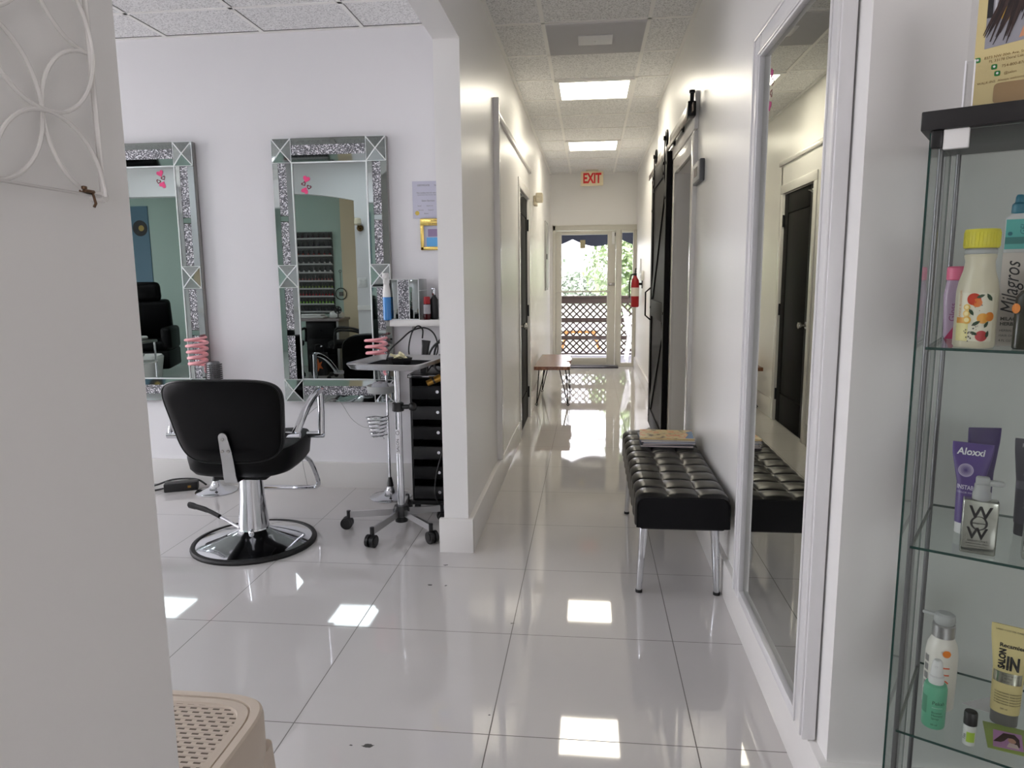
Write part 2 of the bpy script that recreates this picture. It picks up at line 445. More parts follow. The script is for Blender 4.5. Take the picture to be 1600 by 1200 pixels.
# baseboards
BH = .17
bl = MB()
bl.rbox((XLs-.022, 3.280, -.01), (XL+.026, 3.310, BH), .004, 2).rbox((XL-.01, 3.306, -.012), (XL+.0255, 5.66, BH-.0005), .004, 2).rbox((XL-.01, 6.80, -.01), (XL+.022, EY-.01, BH), .004, 2)
struct('baseboard_left', bl, 'trim')
br = MB().rbox((XR-.022, 1.655, -.01), (XR+.05, OY0-.1, .155), .004, 2).rbox((XR-.022, 5.2, -.01), (XR+.05, 6.62, .155), .004, 2).rbox((.648, 6.6, -.01), (.70, EY-.01, .155), .004, 2).rbox((XR-.0215, 1.6385, -.012), (2.6, 1.70, .1545), .004, 2)
struct('baseboard_right', br, 'trim')
struct('baseboard_salon', MB().rbox((-8.9, 4.296, -.01), (XLs, 4.34, .165), .004, 2), 'trim')
struct('baseboard_front', MB().rbox((-.742, -4.0, -.01), (-.548, .875, BH), .004, 2), 'trim')

# raised board casing round the black door on the corridor's left side
cs = MB()
cs.box((XL-.005, 4.47, .168), (XL+.018, DY0-.09, 2.28)).box((XL-.005, DY0-.09, 2.10), (XL+.018, DY1+.09, 2.28)).box((XL-.005, DY1+.06, 0), (XL+.018, DY1+.14, 2.28))
struct('trim_1', cs, 'wall')
struct('trim_2', MB().rbox((XL-.005, 4.43, .168), (XL+.034, 4.47, 2.40), .004).rbox((XL-.005, 4.47, 2.28), (XL+.034, DY1+.14, 2.32), .004), 'trim')
struct('trim_3', MB().rbox((XL-.01, DY0-.085, 0), (XL+.028, DY0-.005, DZ+.005), .005).rbox((XL-.01, DY0-.085, DZ+.005), (XL+.028, DY1+.085, DZ+.08), .005).rbox((XL-.01, DY1+.005, 0), (XL+.028, DY1+.085, DZ+.005), .005), 'trim')
# casing and header board round the sliding door's opening
struct('trim_4', MB().rbox((XR-.022, OY0-.095, .0), (XR+.01, OY0-.002, OZ+.10), .004).rbox((XR-.02, OY0-.095, 2.13), (XR+.01, 6.5, 2.33), .004)
       .rbox((XR-.018, OY0-.002, OZ), (XR+.01, OY1+.09, OZ+.10), .004).rbox((XR-.018, OY1+.002, 0), (XR+.01, OY1+.09, OZ), .004), 'trim')

# ---- black panel door on the left
d1 = MB(); xa, xb = -.635, -.578
d1.box((xa, DY0+.004, .008), (xb-.008, DY1-.004, DZ-.004))
def stile(y0, y1, z0, z1): d1.rbox((xb-.012, y0, z0), (xb, y1, z1), .004)
stile(DY0+.004, DY0+.13, .008, DZ-.004); stile(DY1-.13, DY1-.004, .008, DZ-.004)
stile(DY0+.13, DY1-.13, .008, .27); stile(DY0+.13, DY1-.13, DZ-.17, DZ-.004)
d1.rbox((xb-.012, DY0+.14, .28), (xb-.002, DY1-.14, 1.85), .010)
d1o = struct('door_1', d1, 'black_door')
k = MB().cyl((xb-.002, 5.87, .93), (xb+.004, 5.87, .93), .030).cyl((xb, 5.87, .93), (xb+.04, 5.87, .93), .011)
k.X = Matrix.Translation((xb+.032, 5.87, .93)) @ Matrix.Rotation(PI/2, 4, 'Y'); k.lathe([(.012, 0), (.026, .008), (.029, .018), (.026, .030), (.012, .036), (.002, .037)], 20)
k.build('door_knob', 'nickel', d1o)
for z in (.25, 1.02, 1.80):
    MB().box((xb-.002, DY1-.012, z-.05), (xb+.004, DY1+.014, z+.05)).cyl((xb+.006, DY1, z-.052), (xb+.006, DY1, z+.052), .008, n=10).build('hinge', 'steel_black', d1o)
lt = MB().box((xb-.002, DY0-.04, 1.955), (xb+.012, DY0+.06, 1.985)).cyl((xb+.014, DY0-.04, 1.97), (xb+.014, DY0+.07, 1.97), .007, n=10).cyl((xb+.014, DY0+.03, 1.97), (xb+.045, DY0+.03, 1.97), .005, n=8)
lt.build('slide_bolt', 'nickel', d1o)

# ---- exit door with sidelight at the corridor's end
dw = MB()
dw.rbox((-.545, EY-.02, 0), (-.50, EY+.11, 2.06), .006).rbox((-.545, EY-.02, 1.985), (.665, EY+.11, 2.06), .006).rbox((.372, EY-.02, 0), (.44, EY+.11, 1.99), .006).rbox((.64, EY-.01, 0), (.67, EY+.11, 1.99), .006)
d2 = struct('door_2', dw, 'doorwhite')
lf = MB().rbox((-.498, EY+.005, .02), (-.415, EY+.05, 1.98), .004).rbox((.252, EY+.005, .02), (.368, EY+.05, 1.98), .004).rbox((-.415, EY+.005, .02), (.252, EY+.05, .125), .004).rbox((-.415, EY+.005, 1.925), (.252, EY+.05, 1.98), .004)
lf.build('door_leaf', 'doorwhite', d2)
MB().box((-.42, EY+.024, .12), (.257, EY+.030, 1.93)).build('glass_pane', 'glass_door', d2)
MB().rbox((-.50, EY-.035, 1.095), (.30, EY-.018, 1.118), .004).box((-.50, EY-.03, 1.098), (-.47, EY+.01, 1.115)).box((.27, EY-.03, 1.098), (.30, EY+.01, 1.115)).build('push_bar', 'doorwhite', d2)
MB().rbox((.27, EY-.02, 1.19), (.36, EY+.01, 1.23), .005).cyl((.30, EY-.035, 1.21), (.30, EY, 1.21), .012, n=12).build('deadbolt', 'nickel', d2)
MB().rbox((.315, EY-.045, 1.78), (.352, EY+.006, 1.96), .008).build('door_closer', 'white_plastic', d2)
MB().rbox((.335, EY-.012, 1.90), (.365, EY+.006, 1.95), .004).build('hinge', 'rubber', d2)
MB().box((-.145, EY+.018, 1.73), (-.070, EY+.0235, 1.85)).build('door_card', P('tan_card', (176, 166, 132), .6), d2)
win = MB().rbox((.44, EY, 0), (.46, EY+.08, 1.985), .003).rbox((.62, EY, 0), (.64, EY+.08, 1.985), .003).rbox((.46, EY, 0), (.62, EY+.08, .05), .003).rbox((.46, EY, 1.95), (.62, EY+.08, 1.985), .003)
w1 = struct('window_1', win, 'doorwhite')
MB().box((.455, EY+.03, .045), (.625, EY+.036, 1.955)).build('glass_pane', 'glass_door', w1)
struct('trim_5', MB().rbox((-.575, 10.36, 0), (.42, 10.58, .022), .006), P('bronze_threshold', (62, 58, 66), .35, .5))
# ------------------------------------------------------------------ ceiling lights and grille
WARM = (255, 246, 226); COOL = (240, 246, 255)
M['lens_warm'] = P('lit_warm_diffuser', (255, 250, 235), .5, emit=WARM, estr=10.0)
M['lens_soft'] = P('soft_white_diffuser', (250, 252, 255), .5, emit=COOL, estr=10.0)
M['lens_fill'] = P('fill_panel_diffuser', (252, 251, 247), .5, emit=(255, 251, 242), estr=6.0)
M['lens_cool'] = P('lit_white_diffuser', (250, 252, 255), .5, emit=COOL, estr=10.0)
def ceiling_light(cx, cy, label, lens, group):
    o = thing('ceiling_light', label, 'ceiling light', (cx, cy, H-.012), 0, group)
    f = MB(); q = .296; p = .262
    for a, b in (((-q, -q, -.004), (q, -p, .008)), ((-q, p, -.004), (q, q, .008)), ((-q, -p, -.004), (-p, p, .008)), ((p, -p, -.004), (q, p, .008))): f.box(a, b)
    f.build('frame', 'grid', o)
    MB().box((-p, -p, 0), (p, p, .006)).build('diffuser', lens, o)
    return o
ceiling_light(.0233, 5.909, 'lit square ceiling panel in the hallway, the one nearer the grey grille', 'lens_warm', 'hallway ceiling panels')
ceiling_light(.0233, 8.348, 'lit square ceiling panel in the hallway, the one nearer the exit sign', 'lens_warm', 'hallway ceiling panels')
ceiling_light(.0233, .421, 'added unseen ceiling panel over the near end of the hallway', 'lens_fill', 'hallway ceiling panels')  # fill panel added overhead, out of view, to brighten the near end
for x, t_ in ((-2.857, 'behind the black styling chair'), (-5.295, 'over the far side of the salon')):
    ceiling_light(x, .57, 'lit square white ceiling panel '+t_, 'lens_cool', 'salon ceiling panels')
ceiling_light(-5.295, 2.40, 'added square white ceiling panel nearest the salon mirrors', 'lens_cool', 'salon ceiling panels')  # extra panel put in to raise the salon's brightness
ceiling_light(-4.4, -1.1, 'added square white ceiling panel in the nail room', 'lens_soft', 'salon ceiling panels')  # added as room light for the nail room, fixture unseen
ceiling_light(-7.2, -1.1, 'added square white ceiling panel over the pedicure chair', 'lens_soft', 'salon ceiling panels')  # second added panel, dim fill for the pedicure corner
v = thing('air_return_grille', 'grey square air return grille with a paler plate, in the hallway ceiling', 'ceiling vent', (.0233, 4.690, H-.010))
vm = MB().box((-.293, -.293, 0), (.293, .293, .006))
for i in range(48): vm.box((-.29, -.29+i*.0121, -.002), (.29, -.287+i*.0121, .001))
vm.build('filter_panel', 'vent', v)
MB().rbox((-.105, -.09, -.006), (.105, .09, .001), .003).cyl((0, .02, -.010), (0, .02, -.004), .006, n=10).build('plate', 'vent_plate', v)

# exit sign, hanging from the ceiling
e = thing('exit_sign', 'cream box sign with red EXIT letters hung under the ceiling above the far door', 'exit sign', (.02, 10.28, 2.575))
MB().rbox((-.155, -.03, 0), (.155, .03, .19), .008).build('housing', 'exit_face', e)
MB().rbox((-.085, -.025, .19), (.085, .025, H-2.575), .004).build('mount', 'ivory', e)
words('EXIT', .185, lambda u, v_: (u, -.0315, .036+v_), 'exitred', e, align='CENTER', bold=.007, sx=.66)

# emergency light on the left wall
e = thing('emergency_light', 'ivory emergency light unit on the wall beyond the black panel door', 'emergency light', (XL, 7.55, 2.06))
MB().rbox((0, -.06, 0), (.035, .10, .03), .006).rbox((0, -.03, .0), (.03, .03, .10), .006).build('bracket', 'ivory', e)
h_ = MB().rbox((.022, -.055, .03), (.095, .055, .125), .012)
for i in range(4): h_.box((.03, -.058, .042+i*.02), (.088, -.052, .052+i*.02))
h_.build('lamp_head', 'ivory', e)

# grey electrical panel
e = thing('breaker_panel', 'grey breaker panel cover on the wall beside the exit door', 'breaker panel', (XL, 9.6, 1.15))
MB().rbox((0, -.28, 0), (.014, .28, .89), .004).build('cover', 'grey_metal', e)
MB().rbox((.012, -.25, .03), (.022, .25, .86), .004).build('door', P('panel_door_grey', (164, 164, 160), .4), e)
MB().rbox((.020, -.235, .40), (.032, -.21, .47), .003).build('latch', 'steel_black', e)

# thermostat
e = thing('thermostat', 'grey framed wall thermostat beside the sliding door opening', 'thermostat', (XR, 4.0, 1.82))
MB().rbox((-.024, -.12, 0), (0, .13, .112), .004).build('housing', P('dark_grey_plastic', (84, 86, 90), .4), e)
MB().rbox((-.027, -.105, .010), (-.022, .118, .102), .002).build('face', P('pale_grey_plastic', (176, 178, 178), .4), e)
MB().box((-.0285, -.045, .034), (-.026, .075, .082)).build('screen', P('lcd_grey', (120, 126, 124), .2), e)

# fire extinguisher on the far right wall
fx, fy, fz = .578, 9.35, .93
e = thing('fire_extinguisher', 'red fire extinguisher hung on the wall near the exit door', 'fire extinguisher', (fx, fy, fz))
MB().lathe([(.042, 0), (.050, .008), (.052, .02), (.052, .30), (.046, .345), (.028, .375), (.022, .39), (.020, .40)], 24).build('cylinder', 'red', e)
MB().lathe([(.0528, .14), (.0528, .25)], 24).build('label_band', P('pale_label', (214, 206, 196), .5), e)
MB().cyl((0, 0, .395), (0, 0, .43), .02).bar((.0, .02, .43), (0, -.10, .455), .018, .008).bar((0, .02, .445), (0, -.10, .49), .018, .008).build('valve', 'black_plastic', e)
MB().tube(spline([(-.015, -.01, .42), (-.055, -.03, .40), (-.072, -.02, .30), (-.07, 0, .18), (-.068, .0, .12)]), .009, 8).build('hose', 'rubber', e)
MB().box((.046, -.03, .28), (.0925, .03, .31)).box((.082, -.03, .24), (.0925, .03, .42)).build('bracket', 'steel_black', e)
tag(MB().rbox((.655, 9.62, 1.36), (.67, 9.90, 1.55), .004).build('wall_notice', P('white_card', (232, 234, 236), .35)), 'white notice card on the wall above the fire extinguisher', 'notice')
e = thing('alarm_box', 'small white alarm box with a dark slot above the fire extinguisher', 'alarm box', (.67, 9.15, 1.27))
MB().rbox((-.035, -.06, 0), (0, .07, .12), .008).build('housing', 'white_plastic', e)
MB().box((-.0365, -.02, .03), (-.034, .035, .07)).build('slot', P('slot_grey', (120, 120, 124), .5), e)

# ------------------------------------------------------------------ tall mirror on the right wall
e = thing('wall_mirror', 'tall wall mirror in a moulded white frame beside the tufted bench', 'mirror', (XR-.004, 2.18, .157))
ya, yb, zb, th = -.445, .445, 1.97, .034
fm = MB()
def stile_y(y0, y1, z0, z1, x=0.0):
    fm.rbox((-th-x, y0, z0), (0, y1, z1), .004)
stile_y(ya, ya+.085, 0, zb); stile_y(yb-.085, yb, 0, zb); stile_y(ya+.0845, yb-.0845, zb-.085, zb-.0005, -.0005); stile_y(ya+.0845, yb-.0845, .0005, .035, -.0005)
for (o_, w_, d_) in ((.006, .014, .005), (.066, .012, .004)):   # two raised mouldings run round the frame
    fm.rbox((-th-d_, ya+o_, .008), (-th+.002, ya+o_+w_, zb-o_), .003); fm.rbox((-th-d_, yb-o_-w_, .008), (-th+.002, yb-o_, zb-o_), .003); fm.rbox((-th-d_+.0004, ya+o_+w_-.001, zb-o_-w_), (-th+.002, yb-o_-w_+.001, zb-o_-.0004), .003)
fm.build('frame', 'frame_white', e)
MB().box((-.016, ya+.08, .03), (-.010, yb-.08, zb-.08)).build('glass', 'mirror_wall', e)
def heart(cx, cy, r, rot=0.0):
    out = []
    for i in range(22):
        a = 2*PI*i/22; x = 16*math.sin(a)**3; y = 13*math.cos(a)-5*math.cos(2*a)-2*math.cos(3*a)-math.cos(4*a)
        x, y = x*r/16, y*r/16; out.append((cx+x*math.cos(rot)-y*math.sin(rot), cy+x*math.sin(rot)+y*math.cos(rot)))
    return out
hs = MB()
for (a, b, r, ro) in ((.238, 1.775, .014, .6), (.252, 1.745, .014, -2.5)):
    o1 = heart(a, b, r, ro); i1 = heart(a, b, r*.62, ro); n = len(o1)
    hs.add([(-.0166, *p) for p in o1]+[(-.0166, *p) for p in i1], [(i, (i+1) % n, n+(i+1) % n, n+i) for i in range(n)])
hs.build('heart_sticker', 'maroon', e)
mg = P('magenta_vinyl', (170, 40, 110), .5)
for q in ((.255, 1.805, .017, .5), (.262, 1.71, .017, 2.6)): MB().prism(heart(*q), -.0166, -.016, 'yz').build('pink_heart_sticker', mg, e)

# ------------------------------------------------------------------ tufted bench
BX0, BX1, BY0, BY1, BZ0, BZ1 = .198, .560, 2.80, 4.05, .318, .455
e = thing('tufted_bench', 'black biscuit-tufted bench on four chrome legs below the tall mirror', 'bench', ((BX0+BX1)/2, (BY0+BY1)/2, 0))
def bench_top():
    hw, hl, zb_, zt_ = (BX1-BX0)/2, (BY1-BY0)/2, BZ0, BZ1; r = .038
    prof = []   # section in x,z with normals, from lower left, over the top, to lower right
    def seg(cx, cz, a0, a1, n):
        for i in range(n+1):
            a = math.radians(a0+(a1-a0)*i/n); prof.append((cx+r*math.cos(a), cz+r*math.sin(a), math.cos(a), math.sin(a)))
    for i in range(6): prof.append((-hw, zb_+.012+(zt_-r-zb_-.012)*i/6, -1, 0))
    seg(-hw+r, zt_-r, 180, 90, 6)
    nt = 66
    for i in range(1, nt): prof.append((-hw+r+(2*hw-2*r)*i/nt, zt_, 0, 1))
    seg(hw-r, zt_-r, 90, 0, 6)
    for i in range(1, 7): prof.append((hw, zt_-r-(zt_-r-zb_-.012)*i/6, 1, 0))
    ny = 200; rows = 10; V = []; F = []; n = len(prof)
    for j in range(ny+1):
        y = -hl+2*hl*j/ny; ph = (j/ny*rows) % 1.0
        fy_ = abs(math.sin(PI*j/ny*rows))**.36
        for (x, z, nx, nz) in prof:
            u = (x+hw)/(2*hw)*3
            fx_ = abs(math.sin(PI*u))**.36 if .06 < u < 2.94 else 1.0
            fx_ = max(fx_, 1.0-min(1.0, abs(nz) if .5 < u < 2.5 else 0))
            d = .021*(.25+.75*(fy_*fx_ if abs(nz) > .3 else fy_*.75))-.008
            e0 = min(1.0, min(j, ny-j)/5.0)
            d = d*e0 - .004*(1-e0)
            V.append((x+nx*d, y, z+nz*d))
    for j in range(ny):
        for i in range(n-1): F.append((j*n+i, j*n+i+1, (j+1)*n+i+1, (j+1)*n+i))
    b = MB().add(V, F); return b, prof, hl
b, prof, hl = bench_top()
b.build('tufted_cushion', 'vinyl', e, angle=80)
for s_, y in ((-1, -hl), (1, hl)):
    poly = [(x*.985, BZ0+(z-BZ0)*.985) for x, z, *_ in prof]
    MB().prism(poly, y+.006*s_, y+.0045*s_*-1, 'xz').build('end_panel', 'vinyl_matt', e)
    MB().tube([(x, y, z) for x, z, *_ in prof], .0045, 6).build('piping', 'leather', e)
MB().rbox((-.17, -hl+.02, BZ0-.006), (.17, hl-.02, BZ0+.02), .01).build('base_board', 'black_plastic', e)
for sx in (-1, 1):
    for sy in (-1, 1):
        l = MB().cyl((sx*.145, sy*.50, BZ0+.002), (sx*.162, sy*.508, .010), .0185, .0125, 18)
        lo = l.build('leg', 'chrome', e)
        MB().cyl((sx*.162, sy*.508, 0), (sx*.162, sy*.508, .012), .0145, n=18).build('foot_cap', 'rubber', lo)

# magazines on the bench
mags = [((206, 196, 190), (58, 64, 84), .265, .20, -2, 'bottom grey-edged magazine of the pile on the black bench'),
        ((224, 214, 208), (90, 82, 92), .270, .20, 3, 'pinkish white magazine, second from the bottom of the bench pile'),
        ((196, 198, 206), (64, 70, 96), .262, .205, -1, 'slate blue magazine in the middle of the bench pile'),
        ((216, 210, 200), (120, 130, 150), .272, .20, 2, 'pale blue magazine just under the cartoon-coloured one on the bench'),
        ((214, 190, 140), (214, 190, 140), .275, .21, -4, 'tan and orange illustrated magazine on top of the bench pile')]
z = BZ1+.012
for i, (pg, cv, L, Wd, rot, lab) in enumerate(mags):
    m = thing('magazine', lab, 'magazine', (.405+(.006*((i*7) % 3-1)), 3.715+.006*((i*5) % 3-1), z), math.radians(rot), 'magazines on the tufted bench')
    th_ = .009
    MB().box((-L/2+.002, -Wd/2+.002, .001), (L/2-.001, Wd/2-.002, th_-.001)).build('pages', P('page_edge_%d' % i, pg, .7), m)
    mt = P('cover_%d' % i, cv, .3)
    if i == 4:
        t = NT(mt); o = t.obj(); n_ = t.noise(o, 17, 3)
        t.l(t.ramp(n_, [(.36, (120, 92, 60)), (.43, (214, 194, 148)), (.56, (222, 200, 150)), (.60, (222, 130, 84)), (.68, (226, 206, 160))]), t.b.inputs['Base Color'])
    c = MB().box((-L/2, -Wd/2, 0), (L/2, Wd/2, .001)).box((-L/2, -Wd/2, th_-.001), (L/2, Wd/2, th_)).box((-L/2-.001, -Wd/2, 0), (-L/2, Wd/2, th_))
    c.build('cover', mt, m)
    if i == 4:
        MB().prism([(.09, -.09), (.135, -.09), (.135, .09), (.10, .05), (.112, 0), (.10, -.05)], th_, th_+.0003).build('cover_panel', P('cover_blue', (110, 140, 178), .4), m)
    z += th_

# ------------------------------------------------------------------ sliding barn door
BYa, BYb, DF, DB = 5.22, 6.42, .528, .566
e = thing('barn_door', 'black sliding barn door with Z braces hanging on a wall rail', 'sliding door', ((DF+DB)/2, (BYa+BYb)/2, .03))
bd = MB().box((DF+.012, BYa, .03), (DB, BYb, 2.19))
bd.build('panel', 'barn', e, w=True)
fr_ = MB()
for a, b_ in (((DF, BYa, .03), (DF+.014, BYa+.12, 2.19)), ((DF, BYb-.12, .03), (DF+.014, BYb, 2.19)), ((DF, BYa+.12, 2.05), (DF+.014, BYb-.12, 2.19)), ((DF, BYa+.12, .03), (DF+.014, BYb-.12, .17)), ((DF, BYa+.12, .99), (DF+.014, BYb-.12, 1.13))):
    fr_.rbox(a, b_, .003)
fr_.build('frame_boards', 'barn', e, w=True)
for z0, z1 in ((.17, .99), (1.13, 2.05)):
    MB().bar((DF+.008, BYa+.16, z1-.05), (DF+.008, BYb-.16, z0+.05), .011, .12, up=(0, 1, 0)).build('brace', 'barn', e, w=True)
MB().tube([(DF, BYb-.08, 1.23), (DF-.045, BYb-.08, 1.19), (DF-.045, BYb-.08, .99), (DF, BYb-.08, .95)], .007, 8).build('handle', 'steel_black', e, w=True)
for y in (BYa+.16, BYb-.22):
    hg = MB().box((DF-.006, y-.022, 2.02), (DF, y+.022, 2.30))
    for z in (2.06, 2.13): hg.cyl((DF-.014, y, z), (DF-.004, y, z), .012, n=6)
    ho = hg.build('hanger_strap', 'steel_black', e, w=True)
    wc = (DF+.012, y, 2.304); wh = MB(); ring = [(wc[0], wc[1]+.052*math.cos(a*PI/14), wc[2]+.052*math.sin(a*PI/14)) for a in range(28)]
    wh.tube(ring, .008, 8, True).cyl((DF-.012, y, wc[2]), (DF+.02, y, wc[2]), .016, n=12)
    for a in range(5): wh.bar(wc, (wc[0], y+.05*math.cos(a*2*PI/5+.3), wc[2]+.05*math.sin(a*2*PI/5+.3)), .006, .012)
    wh.build('wheel', 'steel_black', e, w=True)
for y in (BYa+.06, BYb-.06):
    for z in (2.12, 1.88, 1.06, .10): MB().cyl((DF-.005, y, z), (DF+.002, y, z), .011, n=6).build('bolt', 'steel_black', e, w=True)

e = thing('door_rail', 'black flat rail with stand-offs and an end stop carrying the sliding barn door', 'door rail', (.545, 5.3, 2.20))
MB().rbox((.536, 4.03, 2.20), (.544, 6.9, 2.243), .002).build('track', P('bronze_steel_track', (96, 86, 78), .35, .9), e, w=True)
for y in (4.19, 4.62, 5.08, 5.70, 6.20): MB().cyl((.535, y, 2.222), (.567, y, 2.222), .013, n=14).cyl((.556, y, 2.222), (.566, y, 2.222), .024, n=14).build('stand_off', 'steel_black', e, w=True)
MB().rbox((.518, 4.09, 2.185), (.562, 4.16, 2.262), .004).cyl((.54, 4.10, 2.262), (.54, 4.10, 2.31), .011, n=12).cyl((.54, 4.10, 2.305), (.54, 4.10, 2.318), .016, n=12).build('end_stop', 'steel_black', e, w=True)

# ------------------------------------------------------------------ live-edge side bench with hairpin legs
TX0, TX1, TY0, TY1, TZ = -.555, -.195, 7.10, 8.25, .435
e = thing('live_edge_bench', 'small live-edge wooden bench on black hairpin legs against the hallway wall', 'wooden bench', ((TX0+TX1)/2, (TY0+TY1)/2, 0))
poly = [(TX0, TY0), (TX1-.02, TY0+.01)]
for i in range(1, 26):
    y = TY0+(TY1-TY0)*i/26; poly.append((TX1+.010*math.sin(i*.5)+.004*math.sin(i*1.7)-(.03 if i in (10, 11) else 0)-.006, y))
poly += [(TX1-.01, TY1), (TX0+.01, TY1-.01)]
MB().prism(poly, TZ-.035, TZ, 'xy').build('wood_top', 'live_edge', e, w=True)
for lx, fx_, in ((TX0+.075, TX0+.012), (TX1-.075, TX1-.02)):
    for ly, fy_ in ((TY0+.12, TY0+.17), (TY1-.14, TY1-.10)):
        a = (lx-.03, ly-.03, TZ-.036); c = (lx+.03, ly+.03, TZ-.036); f_ = Vector((fx_, fy_, .008))
        pts = [Vector(a), Vector(a).lerp(f_, .93), f_+Vector((-.012, -.006, .012)), f_, f_+Vector((.012, .006, .012)), Vector(c).lerp(f_, .93), Vector(c)]
        MB().tube(pts, .0055, 8).box((lx-.045, ly-.045, TZ-.040), (lx+.045, ly+.045, TZ-.034)).build('hairpin_leg', 'steel_black', e, w=True)

# ------------------------------------------------------------------ wire wall decor on the near left wall
a_ = .0780; y1, z0 = .786, 1.433; dx = -.557
e = thing('wire_wall_art', 'white wire wall art of interlaced petal circles on the near wall', 'wall art', (-.57, y1-.25, z0))
wf = MB(); cols, rows = 2, 3
ys, zs = y1-2*a_*cols, z0+2*a_*rows
wf.tube([(dx, y1, z0), (dx, ys, z0), (dx, ys, zs), (dx, y1, zs)], .0034, 8, True)
for (yy, zz) in ((y1, z0), (ys, z0), (y1, zs), (ys, zs)):
    wf.cyl((-.57, yy, zz), (dx+.003, yy, zz), .006, n=10)
wf.build('border', 'trim', e, w=True)
for i in range(cols*2+1):
    for j in range(rows*2+1):
        if (i+j) % 2 == 0: continue
        cy, cz = y1-a_*i, z0+a_*j
        pts = [(dx+.003*(1 if (i % 2) else -1), cy+a_*math.cos(q*PI/24), cz+a_*math.sin(q*PI/24)) for q in range(49)]
        run = []
        for p in pts+[None]:
            ok = p is not None and ys-1e-6 <= p[1] <= y1+1e-6 and z0-1e-6 <= p[2] <= zs+1e-6
            if ok: run.append(p)
            else:
                if len(run) > 2: MB().tube(run, .0023, 8).build('petal_ring', 'trim', e, w=True)
                run = []
MB().tube([(-.566, .760, z0+.004), (-.552, .762, z0+.002), (-.548, .760, z0-.010), (-.549, .758, z0-.014)], .0016, 8).rbox((-.556, .750, z0+.001), (-.551, .766, z0+.005), .0015).rbox((-.554, .746, z0+.004), (-.550, .752, z0+.008), .0012).build('hook', P('tarnished_brass', (112, 88, 70), .35, .9), e, w=True)

# ------------------------------------------------------------------ plastic stool at the near left
SX, SY, SZ = -.875, 1.165, .455
e = thing('plastic_stool', 'beige plastic stool with a woven-look perforated seat behind the near wall', 'stool', (SX, SY, 0))
hx, hy = .215, .185
def ring(s_, z, n=56): return sup(hx*s_ if s_ > 0 else 0, hy-(hx-hx*s_), n, 5.0, 0, 0, z)
b = MB().loft([ring(.995, SZ-.105), ring(1.0, SZ-.10), ring(1.0, SZ-.015), ring(.99, SZ-.004), ring(.97, SZ), ring(.90, SZ), ring(.895, SZ-.006), ring(.885, SZ-.006), ring(.88, SZ-.001), ring(.80, SZ), ring(.79, SZ-.006)], caps=False)
b.build('seat_rim', P('beige_plastic', (202, 188, 172), .45), e)
M['beige'] = bpy.data.materials['beige_plastic']
mw = P('woven_beige_plastic', (202, 188, 172), .5); t = NT(mw); o = t.obj(); sp = t.n('ShaderNodeSeparateXYZ'); t.l(o, sp.inputs[0])
row = t.math('FLOOR', t.math('DIVIDE', sp.outputs[1], .0135))
sh = t.math('MULTIPLY', t.math('MODULO', t.math('ABSOLUTE', row), 2.0), .0125)
fx_ = t.math('FRACT', t.math('DIVIDE', t.math('ADD', sp.outputs[0], t.math('ADD', sh, 1.0)), .025)); fy_ = t.math('FRACT', t.math('DIVIDE', t.math('ADD', sp.outputs[1], 1.35), .0135))
hole = t.math('MULTIPLY', t.math('GREATER_THAN', fx_, .42), t.math('MULTIPLY', t.math('GREATER_THAN', fy_, .30), t.math('LESS_THAN', fy_, .66)))
t.l(t.mix(hole, (202, 188, 172), (96, 82, 68)), t.b.inputs['Base Color'])
t.bump(t.math('SUBTRACT', t.math('SINE', t.math('MULTIPLY', fy_, PI)), t.math('MULTIPLY', hole, 1.2)), .7, .004)
MB().loft([ring(.795, SZ-.012), ring(.795, SZ-.005)]).build('woven_seat', mw, e)
for sx in (-1, 1):
    for sy in (-1, 1):
        L = []
        for z, s_, q in ((SZ-.10, .036, 0), (.2, .032, .012), (0, .026, .026)):
            L.append(sup(s_, s_, 20, 4, sx*(hx-.045+q), sy*(hy-.045+q), z))
        MB().loft(L).build('leg', 'beige', e)
MB().loft([ring(.98, SZ-.17), ring(.98, SZ-.10)], caps=False).build('apron', 'beige', e)
